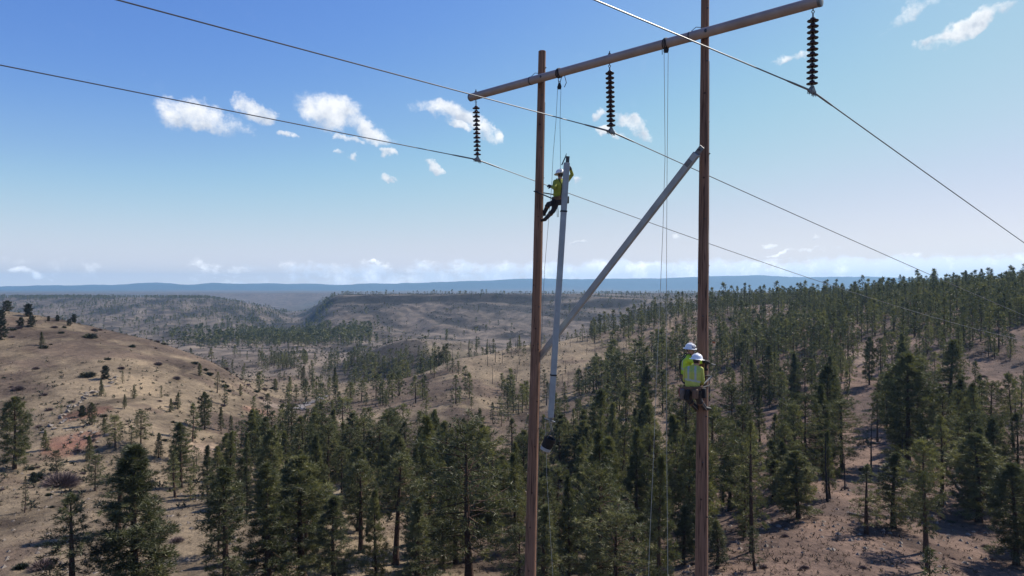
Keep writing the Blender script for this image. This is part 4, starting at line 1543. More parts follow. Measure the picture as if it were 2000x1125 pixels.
# ------------------------------------------------------------------ insulator strings
SP, DR = 0.146, 0.127
disc_mb = MB().lathe((0, 0, 0), (0, 0, 1), [(0.020, -0.073), (0.020, -0.040), (0.045, -0.036), (0.060, -0.020), (0.085, -0.034), (0.098, -0.018), (DR - 0.008, -0.030), (DR, -0.018),
                                             (DR - 0.004, -0.006), (0.085, 0.012), (0.062, 0.024), (0.058, 0.050), (0.048, 0.062), (0.030, 0.070), (0.016, 0.073)], 22)
tmp = disc_mb.build('disc', M['porcelain'])
disc_me = tmp.data
bpy.data.objects.remove(tmp)
CLAMPS = []


def insulator(t, bottom, label):
    c = arm_p(t)
    bot = Vector(bottom)
    top = c - Vector((0, 0, AR))
    ax = (top - bot).normalized()
    root_ = empty('insulator_string', top)
    tag(root_, label, 'insulator', 'insulator strings under the crossarm')
    o_ = top
    # hanger: through rod with eye nut, shackle
    h = MB().tube([Vector((0, 0, 2 * AR + 0.10)), Vector((0, 0, -0.05))], 0.014, 8)
    h.lathe((0, 0, 2 * AR + 0.012), (0, 0, 1), [(0.045, 0), (0.045, 0.014), (0.022, 0.016), (0.022, 0.045)], 8)
    h.tube([(math.cos(R(a)) * 0.03, 0, -0.075 + math.sin(R(a)) * 0.03) for a in range(0, 361, 30)], 0.010, 6)
    h.build('hanger', M['dark_steel'], root_)
    L = (top - bot).length
    first = L - 0.165 - 0.5 * SP
    n = 12
    pitch = (L - 0.20 - 0.03) / n
    MB().tube([-ax * 0.10, -ax * 0.20], [0.016, 0.022], 8).build('ball_link', M['hardware'], root_)
    rot = ax.to_track_quat('Z', 'Y')
    for k in range(n):
        d_ = link('disc', disc_me, root_)
        d_.location = -ax * (0.20 + pitch * (k + 0.5))
        d_.rotation_mode = 'QUATERNION'
        d_.rotation_quaternion = rot
        s_ = pitch / SP
        d_.scale = (1.0, 1.0, s_)
    return root_, bot, ax, o_


def clamp(root_, bot, top, dl, dr):
    """suspension clamp: yoke plates, saddle with keeper bolts"""
    o_ = bot - top
    sd = Vector((dr.y, -dr.x, 0)).normalized()
    m_ = MB()
    m_.box(o_ + Vector((0, 0, 0.085)), (dr - dl).normalized() * 0.03, sd * 0.022, Vector((0, 0, 0.05)))
    for s_ in (-1, 1):
        vs = [o_ + sd * s_ * 0.035 + dr * 0.11 + Vector((0, 0, -0.01)), o_ + sd * s_ * 0.035 + dl * 0.11 + Vector((0, 0, -0.01)), o_ + sd * s_ * 0.035 + Vector((0, 0, 0.11))]
        vs2 = [v_ + sd * s_ * 0.014 for v_ in vs]
        m_.add(vs + vs2, [(0, 1, 2), (5, 4, 3), (0, 3, 4, 1), (1, 4, 5, 2), (2, 5, 3, 0)])
    m_.build('yoke', M['hardware'], root_, smooth=False)
    k_ = MB()
    k_.tube([o_ + dl * 0.17 + Vector((0, 0, -0.012)), o_ + Vector((0, 0, -0.022)), o_ + dr * 0.17 + Vector((0, 0, -0.012))], [0.026, 0.046, 0.026], 10)
    for s_ in (-0.12, -0.06, 0.06, 0.12):
        dd = dl if s_ < 0 else dr
        k_.tube([o_ + dd * abs(s_) + sd * 0.03 + Vector((0, 0, 0.03)), o_ + dd * abs(s_) + sd * 0.03 + Vector((0, 0, -0.09))], 0.011, 6)
        k_.tube([o_ + dd * abs(s_) - sd * 0.03 + Vector((0, 0, 0.03)), o_ + dd * abs(s_) - sd * 0.03 + Vector((0, 0, -0.08))], 0.011, 6)
    k_.build('clamp_saddle', M['hardware'], root_)


# conductors: from each clamp one span runs back past the camera, the other down across the valley
spans = [  # clamp pixel, depth, arm column, photo points on the left span, photo points on the right span
    (932.5, 312, 23.05, 929.5, [(466, 217), (0, 127)], [(1360, 467), (1900, 641)], 'insulator string at the far left end of the crossarm', 'left conductor running from top left past the climber down to the right slope'),
    (1193.5, 257, 19.2, 1190.5, [(720, 128), (230, 0)], [(1600, 432), (2000, 616)], 'insulator string in the middle of the crossarm', 'middle conductor crossing in front of the left pole and crossarm'),
    (1586, 178, 15.5, 1588, [(1370, 84), (1162, 0)], [(1760, 290), (2000, 474)], 'insulator string at the near right end of the crossarm', 'right conductor crossing in front of the right pole top'),
]
AZ_R, AZ_L = R(49.0), R(53.0)
dRh = Vector((math.sin(AZ_R), math.cos(AZ_R), 0))
dLh = Vector((-math.sin(AZ_L), -math.cos(AZ_L), 0))


def span_fit(c, dh, pts):
    """vertical plane through the clamp along dh: the height polynomial a*s + b*s*s through two photograph points"""
    S, Z = [], []
    for (x_, y_) in pts:
        u = (x_ - 1000) / F
        s_ = (u * c.y - c.x) / (dh.x - u * dh.y)
        z_ = (562.5 - y_) / F * (c.y + dh.y * s_)
        S.append(s_)
        Z.append(z_ - c.z)
    (s1, s2), (z1, z2) = S, Z
    b_ = (z2 / s2 - z1 / s1) / (s2 - s1)
    return z1 / s1 - b_ * s1, b_, S


for (cx_, cy_, cY, acol, lp, rp, il, wl) in spans:
    c = at(cx_, cy_, cY)
    root_, bot, ax, top = insulator(arm_at_x(acol), c + Vector((0, 0, 0.09)), il)
    wroot = empty('power_line', c)
    tag(wroot, wl, 'power line', 'conductors of the line')
    ends = {}
    for dh, pts, far_, key in ((dRh, rp, 330.0, 'r'), (dLh, lp, 60.0, 'l')):
        a_, b_, S = span_fit(c, dh, pts)
        b_ = min(max(b_, 0.00012), 0.0016)
        # keep the fit through the nearer photo point
        u = (pts[1][0] - 1000) / F
        s1 = S[1]
        z1 = (562.5 - pts[1][1]) / F * (c.y + dh.y * s1) - c.z
        a_ = z1 / s1 - b_ * s1
        P = []
        ss = np.concatenate([np.linspace(0, 3, 13), np.exp(np.linspace(math.log(3.4), math.log(far_), 44))])
        for s_ in ss:
            P.append(Vector((dh.x * s_, dh.y * s_, a_ * s_ + b_ * s_ * s_)))
        MB().tube(P, 0.0145, 8).build('cable', M['wire'], wroot)
        ends[key] = (Vector((dh.x, dh.y, a_))).normalized()
        # preformed armour rods over the cable at the clamp
        q = [p for p in P if p.length < 1.02]
        MB().tube(q, [0.023] * (len(q) - 1) + [0.019], 10).build('armor_rod', M['hardware'], wroot)
    clamp(root_, c, top, ends['l'], ends['r'])
    print('CLAMP', cx_, 'slopes', ends)

# ------------------------------------------------------------------ braces
def brace(name_pts, w, label, extras):
    """square tubular brace: p0 upper end, p1 lower end; face 'fd' looks towards the camera"""
    p0, p1, fd = name_pts
    d = (p1 - p0).normalized()
    root_ = empty('steel_brace', p0)
    tag(root_, label, 'brace', 'steel braces of the frame')
    fd = (fd - d * fd.dot(d)).normalized()
    sd = d.cross(fd).normalized()
    L = (p1 - p0).length
    MB().box(d * L / 2, d * L / 2, fd * w / 2, sd * w / 2).build('beam', M['steel'], root_, smooth=False, bevel=0.012)
    return root_, d, fd, sd, L


# brace already bolted to the right pole, running down behind the left pole
A0 = at(1361, 300, 17.36)
A1 = at(1052, 700, 21.75)
root_, d, fd, sd, L = brace((A0, A1, Vector((-0.5, -0.8, 0))), 0.165, 'grey steel brace slanting from the right pole down behind the left pole', None)
MB().box(-d * 0.06, d * 0.16, fd * 0.012, sd * 0.07).build('end_plate', M['hardware'], root_, smooth=False, bevel=0.004)
MB().tube([-d * 0.12 - fd * 0.13, -d * 0.12 + fd * 0.13], 0.016, 8).build('bolt', M['dark_steel'], root_)
MB().box(d * 0.30 + fd * 0.0855, d * 0.10, fd * 0.006, sd * 0.06).build('patch_plate', M['hardware'], root_, smooth=False)
# brace hanging on the hand line, being guided in
B0 = at(1107.0, 318, 20.55)
B1 = at(1075.5, 815, 20.75)
root_, d, fd, sd, L = brace((B0, B1, Vector((0.12, -1, 0.05))), 0.165, 'grey steel brace hanging upright in front of the climber', None)
MB().box(-d * 0.07 - sd * 0.02, d * 0.13, fd * 0.010, sd * 0.055).build('end_plate', M['dark_steel'], root_, smooth=False, bevel=0.004)
pl = MB()
pl.box(-d * 0.05 + sd * 0.10, d * 0.13 + sd * 0.05, fd * 0.03, sd * 0.016)
pl.tube([-d * 0.17 + sd * 0.05, -d * 0.28 + sd * 0.03], [0.02, 0.008], 6)
pl.build('shackle_bracket', M['dark_steel'], root_, smooth=False)
MB().box(d * (L + 0.09) + sd * 0.02, (sd * 0.17 - d * 0.05), fd * 0.05, d * 0.012).build('foot_plate', M['hardware'], root_, smooth=False)
MB().box(d * (L + 0.03), d * 0.07, fd * 0.012, sd * 0.06).build('end_plate', M['hardware'], root_, smooth=False)
for s_ in (1.46, 6.42):
    m_ = MB()
    w_ = 0.165 / 2 + 0.006
    for (u_, v_) in ((fd, sd), (-fd, sd), (sd, fd), (-sd, fd)):
        m_.box(d * s_ + u_ * w_, d * 0.022, u_ * 0.006, v_ * (w_ - 0.004))
    m_.build('strap_wrap', M['webbing'], root_, smooth=False)

# ------------------------------------------------------------------ slings, pulley blocks, hand lines, bucket
def sling_and_block(px_, y_block, label_s, label_b, tail):
    t = arm_at_x(px_)
    c = arm_p(t)
    drop = Vector((c.x, c.y, (562.5 - y_block) / F * c.y))
    root_ = empty('rope_sling', c)
    tag(root_, label_s, 'sling', 'rope slings on the crossarm')
    m_ = MB()
    for k, off in enumerate((-0.035, 0.0, 0.035)):
        pts = []
        for a in range(0, 361, 20):
            rr = AR + 0.014
            pts.append(anorm * math.cos(R(a)) * rr + Vector((0, 0, math.sin(R(a)) * rr)) + adir * (off + 0.02 * math.sin(R(a) + k)))
        m_.tube(pts, 0.013, 6)
    m_.build('wrap', M['webbing'], root_)
    h = drop - c
    tl = MB()
    tl.tube([Vector((0, 0, -AR)) - adir * 0.05, h * 0.6 - adir * 0.03, h * 0.86], 0.011, 6)
    tl.tube([Vector((0, 0, -AR)) + adir * 0.09, h * 0.62 + adir * 0.04, h * 0.86], 0.011, 6)
    tl.build('leg', M['webbing'], root_)
    if tail:
        MB().tube([Vector((0, 0, -AR)) + adir * 0.20, Vector((0, 0, -AR - 0.12)) + adir * 0.24, Vector((0, 0, -AR - 0.22)) + adir * 0.27, Vector((0, 0, -AR - 0.34)) + adir * 0.19], 0.011, 6).build('tail', M['webbing'], root_)
    else:
        MB().tube([Vector((0, 0, -AR)) - adir * 0.12, Vector((0, 0, -AR - 0.14)) - adir * 0.115], 0.009, 6).build('tail', M['webbing'], root_)
    b_ = empty('pulley_block', drop)
    tag(b_, label_b, 'pulley', 'pulley blocks under the crossarm')
    fr = Vector((0, -1, 0))
    MB().lathe(-fr * 0.022, fr, [(0.035, 0), (0.058, 0.006), (0.050, 0.022), (0.058, 0.038), (0.035, 0.044)], 18).build('sheave', M['dark_steel'], b_)
    for s_ in (-1, 1):
        m_ = MB()
        vs = [Vector((x_, s_ * 0.034, z_)) for (x_, z_) in ((-0.05, -0.06), (0.05, -0.06), (0.065, 0.0), (0.03, 0.12), (-0.03, 0.12), (-0.065, 0.0))]
        vs += [v_ + Vector((0, s_ * 0.008, 0)) for v_ in vs]
        m_.add(vs, [tuple(range(6)), tuple(range(11, 5, -1))] + [(i, (i + 1) % 6, 6 + (i + 1) % 6, 6 + i) for i in range(6)])
        m_.build('cheek_plate', M['webbing'], b_, smooth=False)
    MB().tube([(0, 0, 0.09), (0.03, 0, 0.14), (0.0, 0, 0.18), (-0.03, 0, 0.15)], 0.012, 6).build('hook', M['dark_steel'], b_)
    return drop, c


bl1, c1 = sling_and_block(1092.5, 170, 'rope sling with a hanging tail round the crossarm near the left pole', 'pulley block hanging near the left pole', True)
bl2, c2 = sling_and_block(1301, 98, 'rope sling round the crossarm left of the right pole', 'pulley block hanging left of the right pole', False)


def hand_line(pts, r_, label, mat='rope'):
    o_ = MB().tube([Vector(p) - Vector(pts[0]) for p in pts], r_, 6).build('hand_line', M[mat], None)
    o_.location = pts[0]
    tag(o_, label, 'rope', 'hand lines')
    return o_


BT = B0 - Vector((0.06, 0, -0.16))
hand_line([bl1 + Vector((0.05, 0, 0)), at(1093.7, 240, 20.65), BT + Vector((0.0, 0.0, 0.08)) - Vector((0.13, 0, 0)), at(1094.5, 345, 20.6)], 0.0065, 'hand line holding up the hanging brace')
hand_line([bl1 + Vector((-0.05, 0, 0)), at(1086, 235, 20.75), at(1080.5, 300, 20.8), at(1077.3, 366, 20.85), at(1072, 425, 20.95), at(1064, 520, 21.0), at(1060, 600, 21.0), at(1057.5, 680, 20.98)], 0.0065,
          'hand line running from the left block through the climber\'s glove')
hand_line([at(1066, 770, 20.8), at(1066, 850, 20.8), at(1068, 930, 20.8), at(1074, 1030, 20.8), at(1082, 1160, 20.8), at(1090, 1290, 20.6)], 0.006, 'pale tail line dangling below the black bucket', 'rope_pale')
hand_line([bl2 + Vector((-0.055, 0, 0)), at(1299, 300, 18.1), at(1295, 440, 18.1), at(1290, 560, 18.1), at(1283, 720, 18.05), at(1276, 900, 18.0), at(1268, 1080, 17.9), at(1262, 1300, 17.8)], 0.0065, 'left fall of the hand line under the right block', 'rope_pale')
hand_line([bl2 + Vector((0.055, 0, 0)), at(1303, 320, 18.1), at(1302, 470, 18.1), at(1301.5, 640, 18.1), at(1302, 850, 18.05), at(1304, 1080, 18.0), at(1306, 1300, 17.9)], 0.0065, 'right fall of the hand line under the right block', 'rope_pale')

bc = at(1069.5, 868, 20.7)
root_ = empty('tool_bucket', bc)
tag(root_, 'black canvas bucket hanging tilted below the upright brace', 'bucket')
tilt = Vector((0.42, -0.10, 1)).normalized()
MB().lathe(tilt * -0.10, tilt, [(0.155, 0), (0.165, 0.02), (0.182, 0.30), (0.188, 0.31), (0.182, 0.32), (0.170, 0.305), (0.155, 0.05), (0.02, 0.04)], 22).build('bucket_body', M['bag'], root_)
MB().lathe(tilt * -0.20, tilt, [(0.145, 0), (0.160, 0.01), (0.163, 0.10), (0.150, 0.105)], 22).build('bucket_base', M['bag_base'], root_)
sx = tilt.orthogonal().normalized()
hp = [tilt * 0.17 + sx * 0.17, tilt * 0.33 + sx * 0.10, tilt * 0.45 + Vector((-.03, 0, 0.04)), tilt * 0.33 - sx * 0.10, tilt * 0.17 - sx * 0.17]
MB().tube(hp, 0.006, 6).build('handle', M['rope'], root_)
fo = B1 + d * 0.10
hand_line([fo, bc + tilt * 0.45 + Vector((-.03, 0, .04))], 0.007, 'short line tying the bucket to the foot of the brace', 'rope_pale')
hand_line([at(1071, 748, 20.62), at(1068.5, 800, 20.62), bc + tilt * 0.42 + Vector((-.06, 0, .06))], 0.007, 'pale line beside the lower end of the hanging brace', 'rope_pale')

# orange flag on a stake behind the right pole
fp = on_ground(1391, 690, 200, 420)
fr_ = empty('marker_flag', fp)
tag(fr_, 'small orange flag on a stake just right of the right pole', 'flag')
hgt = (562.5 - 668) / F * fp.y - fp.z
MB().tube([(0, 0, -0.2), (0, 0, max(1.0, hgt) + 0.4)], 0.03, 6).build('stake', M['dead'], fr_)
fz_ = max(1.0, hgt)
vs, fs = [], []
for i in range(7):
    for j in range(4):
        vs.append((i * 0.24, 0.10 * math.sin(i * 1.1), fz_ + 0.3 - j * 0.27 - 0.03 * i))
for i in range(6):
    for j in range(3):
        fs.append((i * 4 + j, i * 4 + j + 1, i * 4 + 5 + j, i * 4 + 4 + j))
fm = MB()
fm.add(vs, fs)
fm.add([(x_, y_ + 0.02, z_) for (x_, y_, z_) in vs], [tuple(reversed(q_)) for q_ in fs])
fm.build('flag_cloth', M['orange'], fr_)

# ------------------------------------------------------------------ people
def hull_sphere(bm, p0, r0, p1, r1):
    b2 = bmesh.new()
    bmesh.ops.create_uvsphere(b2, u_segments=10, v_segments=7, radius=r0, matrix=Matrix.Translation(p0))
    bmesh.ops.create_uvsphere(b2, u_segments=10, v_segments=7, radius=r1, matrix=Matrix.Translation(p1))
    r = bmesh.ops.convex_hull(b2, input=b2.verts)
    bmesh.ops.delete(b2, geom=[g_ for g_ in r['geom_interior'] if isinstance(g_, bmesh.types.BMVert)], context='VERTS')
    m_ = bpy.data.meshes.new('t')
    b2.to_mesh(m_)
    b2.free()
    bm.from_mesh(m_)
    bpy.data.meshes.remove(m_)


def ellip(bm, c, ax, ay, az_, rx, ry, rz):
    mt_ = Matrix(((ax.x * rx, ay.x * ry, az_.x * rz, c.x), (ax.y * rx, ay.y * ry, az_.y * rz, c.y), (ax.z * rx, ay.z * ry, az_.z * rz, c.z), (0, 0, 0, 1)))
    bmesh.ops.create_uvsphere(bm, u_segments=18, v_segments=12, radius=1.0, matrix=mt_)


def fuse(name, bm, mat, parent, voxel=0.012, smooth_it=6, origin=None):
    """one continuous skin from overlapping solids"""
    me = bpy.data.meshes.new(name)
    bm.to_mesh(me)
    bm.free()
    o_ = bpy.data.objects.new(name, me)
    COL.objects.link(o_)
    rm = o_.modifiers.new('r', 'REMESH')
    rm.mode = 'VOXEL'
    rm.voxel_size = voxel
    if smooth_it:
        s_ = o_.modifiers.new('s', 'SMOOTH')
        s_.iterations = smooth_it
        s_.factor = 0.5
    dg = bpy.context.evaluated_depsgraph_get()
    new = bpy.data.meshes.new_from_object(o_.evaluated_get(dg))
    bpy.data.objects.remove(o_)
    bpy.data.meshes.remove(me)
    new.name = name
    new.materials.clear()
    new.materials.append(mat)
    new.polygons.foreach_set('use_smooth', np.ones(len(new.polygons), dtype=bool))
    return link(name, new, parent)


def hand_shape(bm, wrist, fwd, palm_n, curl, r=0.0, side=1):
    """palm and five unequal bent fingers; fwd along the hand, palm_n out of the palm"""
    fwd = fwd.normalized()
    palm_n = (palm_n - fwd * palm_n.dot(fwd)).normalized()
    sd_ = fwd.cross(palm_n).normalized() * side
    hull_sphere(bm, wrist, 0.030 + r, wrist + fwd * 0.03, 0.030 + r)
    for s_ in (-1, -0.33, 0.33, 1):
        hull_sphere(bm, wrist + fwd * 0.015 + sd_ * s_ * 0.018, 0.020 + r, wrist + fwd * 0.09 + sd_ * s_ * 0.030, 0.014 + r)
    for s_, ln in ((-1, 0.060), (-0.33, 0.078), (0.33, 0.084), (1, 0.072)):
        p = wrist + fwd * 0.095 + sd_ * s_ * 0.031
        dcur, nn = fwd.copy(), palm_n.copy()
        rad_ = 0.0105 + r
        for seg, fr in enumerate((0.46, 0.31, 0.23)):
            rot = Matrix.Rotation(curl * (0.6 + 0.3 * seg), 3, fwd.cross(palm_n))
            dcur = (rot @ dcur).normalized()
            q_ = p + dcur * ln * fr
            hull_sphere(bm, p, rad_, q_, rad_ * 0.92)
            p = q_
            rad_ *= 0.92
    t0 = wrist + fwd * 0.030 + sd_ * 0.034
    t1 = t0 + (fwd * 0.55 + sd_ * 0.65 + palm_n * 0.35).normalized() * 0.040
    t2 = t1 + (fwd * 0.85 + sd_ * 0.15 + palm_n * 0.5).normalized() * 0.032
    hull_sphere(bm, t0, 0.016 + r, t1, 0.0125 + r)
    hull_sphere(bm, t1, 0.0125 + r, t2, 0.0105 + r)


def person(J, label, shirt_mat, faces, hat_tilt, hands, boots_dir, extras):
    """J: joints in place coordinates; faces: head direction; hands: {L/R: (forward, palm normal, curl)}"""
    base = J['hipc'].copy()
    root_ = empty('person', base)
    tag(root_, label, 'person', 'line workers')
    J = {k: v - base for k, v in J.items()}
    up = hat_tilt.normalized()
    fw = (faces - up * faces.dot(up)).normalized()
    rt = fw.cross(up).normalized()
    head = J['head']
    # ---- body: one continuous skin
    bm = bmesh.new()
    ellip(bm, head + up * 0.02, rt, fw, up, 0.075, 0.095, 0.112)
    ellip(bm, head - up * 0.055 + fw * 0.028, rt, fw, up, 0.055, 0.066, 0.062)        # jaw
    ellip(bm, head - up * 0.012 + fw * 0.096, rt, fw, up, 0.013, 0.018, 0.024)        # nose
    ellip(bm, head - up * 0.055 + fw * 0.088, rt, fw, up, 0.026, 0.010, 0.009)        # lips
    ellip(bm, head - up * 0.095 + fw * 0.078, rt, fw, up, 0.022, 0.018, 0.016)        # chin
    for s_ in (-1, 1):
        ellip(bm, head + rt * s_ * 0.078 - up * 0.005 - fw * 0.005, rt, fw, up, 0.010, 0.020, 0.031)   # ears
        ellip(bm, head + rt * s_ * 0.031 + up * 0.018 + fw * 0.083, rt, fw, up, 0.012, 0.008, 0.008)   # eyes
    hull_sphere(bm, J['neck'], 0.058, head - up * 0.03 - fw * 0.01, 0.055)
    hull_sphere(bm, J['chest'], 0.115, J['neck'], 0.075)
    hull_sphere(bm, J['hipc'], 0.11, J['chest'], 0.115)
    for s_ in ('L', 'R'):
        hull_sphere(bm, J['sh' + s_], 0.052, J['neck'], 0.055)
        hull_sphere(bm, J['sh' + s_], 0.050, J['el' + s_], 0.038)
        hull_sphere(bm, J['el' + s_], 0.038, J['wr' + s_], 0.027)
        hull_sphere(bm, J['hip' + s_], 0.082, J['hipc'], 0.10)
        hull_sphere(bm, J['hip' + s_], 0.080, J['kn' + s_], 0.054)
        hull_sphere(bm, J['kn' + s_], 0.054, J['an' + s_], 0.040)
        hd_ = hands[s_]
        hand_shape(bm, J['wr' + s_], hd_[0], hd_[1], hd_[2], 0.0, hd_[3])
    fuse('body', bm, M['skin'], root_, 0.0115, 4)
    # ---- shirt
    bm = bmesh.new()
    hull_sphere(bm, J['waist'], 0.135, J['chest'], 0.150)
    shv = (J['shR'] - J['shL']).normalized()
    for s_ in (-1, 1):
        hull_sphere(bm, J['waist'] + shv * s_ * 0.055, 0.122, J['chest'] + shv * s_ * 0.075, 0.128)
        hull_sphere(bm, J['chest'] + shv * s_ * 0.07, 0.118, J['sh' + ('L' if s_ < 0 else 'R')], 0.076)
    hull_sphere(bm, J['chest'], 0.13, J['neck'], 0.078)
    for s_ in ('L', 'R'):
        hull_sphere(bm, J['sh' + s_], 0.074, J['neck'].lerp(J['sh' + s_], 0.25), 0.068)
        hull_sphere(bm, J['sh' + s_], 0.074, J['el' + s_], 0.056)
        e_ = J['el' + s_].lerp(J['wr' + s_], 0.9)
        hull_sphere(bm, J['el' + s_], 0.056, e_, 0.043)
        # a few cloth folds at the elbow and the waist
        for f_ in (0.35, 0.6, 0.85):
            pp = J['sh' + s_].lerp(J['el' + s_], f_)
            ellip(bm, pp, rt, fw, up, 0.066, 0.066, 0.018)
    hull_sphere(bm, J['waist'] - shv * 0.08, 0.112, J['waist'] + shv * 0.08, 0.112)
    shirt = fuse('shirt', bm, shirt_mat, root_, 0.013, 5)
    # reflective bands are flat tape sewn on the cloth: faces near the tape lines take the tape material
    me = shirt.data
    me.materials.append(M['reflect'])
    tv = (J['neck'] - J['waist'])
    tl = tv.length
    tn = tv.normalized()
    co = np.empty(len(me.polygons) * 3)
    me.polygons.foreach_get('center', co)
    co = co.reshape(-1, 3) - np.array(J['waist'])
    h_ = co @ np.array(tn)
    x_ = co @ np.array(shv)
    tape = (np.abs(h_ - 0.10 * tl / 0.5) < 0.024) & (np.abs(x_) < 0.21)
    tape |= (np.abs(np.abs(x_) - 0.085) < 0.024) & (h_ > 0.10) & (h_ < tl + .03)
    me.polygons.foreach_set('material_index', (tape & (not extras.get('plain', False))).astype(np.int32))
    # ---- trousers
    bm = bmesh.new()
    hull_sphere(bm, J['hipL'], 0.122, J['hipR'], 0.122)
    hull_sphere(bm, J['hipc'], 0.135, J['waist'], 0.128)
    for s_ in ('L', 'R'):
        hull_sphere(bm, J['hip' + s_], 0.118, J['kn' + s_], 0.080)
        hull_sphere(bm, J['kn' + s_], 0.080, J['an' + s_], 0.062)
        for f_ in (0.25, 0.5, 0.75):
            ellip(bm, J['kn' + s_].lerp(J['an' + s_], f_), rt, fw, up, 0.074, 0.074, 0.022)
    fuse('trousers', bm, M['trouser'], root_, 0.014, 5)
    # ---- boots and climbing irons
    for s_ in ('L', 'R'):
        bm = bmesh.new()
        a_ = J['an' + s_]
        bd = boots_dir[s_].normalized()
        shin = (J['kn' + s_] - a_).normalized()
        hull_sphere(bm, a_ + shin * 0.14, 0.060, a_, 0.056)
        hull_sphere(bm, a_, 0.056, a_ - shin * 0.07, 0.048)
        hull_sphere(bm, a_ - shin * 0.07 - bd * 0.04, 0.044, a_ - shin * 0.075 + bd * 0.15, 0.036)
        hull_sphere(bm, a_ - shin * 0.03 + bd * 0.02, 0.048, a_ - shin * 0.07 + bd * 0.12, 0.040)
        b_ = fuse('boot', bm, M['boot'], root_, 0.010, 3)
        g_ = MB()
        sdv = bd.cross(shin).normalized()
        g_.tube([a_ + shin * 0.30 + sdv * 0.075, a_ - shin * 0.05 + sdv * 0.065, a_ - shin * 0.13 + sdv * 0.03, a_ - shin * 0.125 - sdv * 0.03], 0.010, 6)
        g_.build('climbing_iron', M['hardware'], root_)
        MB().lathe(a_ + shin * 0.27, shin, [(0.078, -0.02), (0.084, -0.018), (0.084, 0.018), (0.078, 0.02)], 14).build('leg_strap', M['leather'], root_)
        # ---- gloves
        bm = bmesh.new()
        hd_ = hands[s_]
        hand_shape(bm, J['wr' + s_], hd_[0], hd_[1], hd_[2], 0.006, hd_[3])
        hull_sphere(bm, J['wr' + s_].lerp(J['el' + s_], 0.26), 0.050, J['wr' + s_], 0.038)
        fuse('glove', bm, M['glove'], root_, 0.0085, 2)
    # ---- hard hat: dome, full brim, ridge, and hair showing under it
    hc = head + up * 0.045
    hh = MB()
    n = 28
    prof = [(0.200, -0.012), (0.205, -0.006), (0.198, 0.0), (0.150, 0.006), (0.142, 0.018), (0.136, 0.055), (0.118, 0.095), (0.085, 0.125), (0.045, 0.140), (0.0, 0.145)]
    vs, fs = [], []
    for (r_, h2) in prof:
        for j in range(n):
            a = 2 * math.pi * j / n
            stretch = 1.12 + (0.10 if (r_ > 0.18 and math.cos(a) > 0.3) else 0.0)
            rr = r_ * (0.86 if r_ > 0.18 else 0.94)
            vs.append(hc + rt * math.sin(a) * rr + fw * math.cos(a) * rr * stretch + up * h2)
    for i in range(len(prof) - 1):
        for j in range(n):
            fs.append((i * n + j, i * n + (j + 1) % n, (i + 1) * n + (j + 1) % n, (i + 1) * n + j))
    fs.append(tuple(range(n - 1, -1, -1)))
    hh.add(vs, fs)
    hat = hh.build('hard_hat', M['hat'], root_)
    MB().tube([hc + fw * 0.15 + up * 0.05, hc + fw * 0.10 + up * 0.118, hc + up * 0.152, hc - fw * 0.10 + up * 0.118, hc - fw * 0.15 + up * 0.05], 0.012, 8).build('hat_ridge', M['hat'], hat)
    for (a, hgt_, sz_) in extras.get('stickers', ()):
        q_ = rt * math.sin(R(a)) + fw * math.cos(R(a))
        tq = up.cross(q_).normalized()
        ctr = hc + rt * math.sin(R(a)) * 0.131 + fw * math.cos(R(a)) * 0.147 + up * hgt_
        MB().box(ctr, tq * sz_, q_ * 0.005, (up - q_ * 0.25).normalized() * sz_ * 0.8).build('sticker', M['sticker'], hat, smooth=False)
    bm = bmesh.new()
    ellip(bm, head + up * 0.015 - fw * 0.014, rt, fw, up, 0.081, 0.092, 0.10)
    bmesh.ops.delete(bm, geom=[v_ for v_ in bm.verts if (v_.co - head).dot(fw) > 0.035 or (v_.co - head).dot(up) < -0.075], context='VERTS')
    me = bpy.data.meshes.new('hair')
    bm.to_mesh(me)
    bm.free()
    me.materials.append(M['hair'])
    link('hair', me, root_)
    if extras.get('glasses'):
        g_ = MB()
        for s_ in (-1, 1):
            g_.lathe(head + rt * s_ * 0.032 + up * 0.020 + fw * 0.088, (fw + rt * s_ * 0.25), [(0.026, 0), (0.028, 0.006), (0.018, 0.012)], 14)
            g_.tube([head + rt * s_ * 0.058 + up * 0.024 + fw * 0.085, head + rt * s_ * 0.080 + up * 0.022 - fw * 0.005], 0.004, 5)
        g_.build('sunglasses', M['glass_dark'], root_)
    # ---- body belt with tools
    ax_ = (J['waist'] - J['hipc']).normalized()
    bc_ = J['hipc'].lerp(J['waist'], 0.45)
    a1 = shv - ax_ * shv.dot(ax_)
    a1.normalize()
    a2 = ax_.cross(a1)
    m_ = MB()
    n = 26
    vs, fs = [], []
    for (r_, h2) in ((0.0, -0.055), (0.016, -0.05), (0.016, 0.05), (0.0, 0.055)):
        for j in range(n):
            a = 2 * math.pi * j / n
            vs.append(bc_ + a1 * math.cos(a) * (0.225 + r_) + a2 * math.sin(a) * (0.150 + r_) + ax_ * h2)
    for i in range(3):
        for j in range(n):
            fs.append((i * n + j, i * n + (j + 1) % n, (i + 1) * n + (j + 1) % n, (i + 1) * n + j))
    m_.add(vs, fs)
    belt = m_.build('tool_belt', M['leather'], root_)
    for (ang_, mat_, wx, hz_, nm) in extras.get('pouches', ()):
        q_ = a1 * math.cos(R(ang_)) + a2 * math.sin(R(ang_))
        tq = ax_.cross(q_).normalized()
        p_ = bc_ + a1 * math.cos(R(ang_)) * 0.255 + a2 * math.sin(R(ang_)) * 0.180
        dn_ = Vector((0, 0, -1))
        MB().box(p_ + dn_ * (hz_ + 0.0) + q_ * 0.035, tq * wx, q_ * 0.05, dn_ * hz_).build(nm, M[mat_], belt, bevel=0.02)
    for pts_ in extras.get('loops', ()):
        MB().tube([p - base for p in pts_], 0.008, 6).build('hanging_rope', M['webbing'], belt)
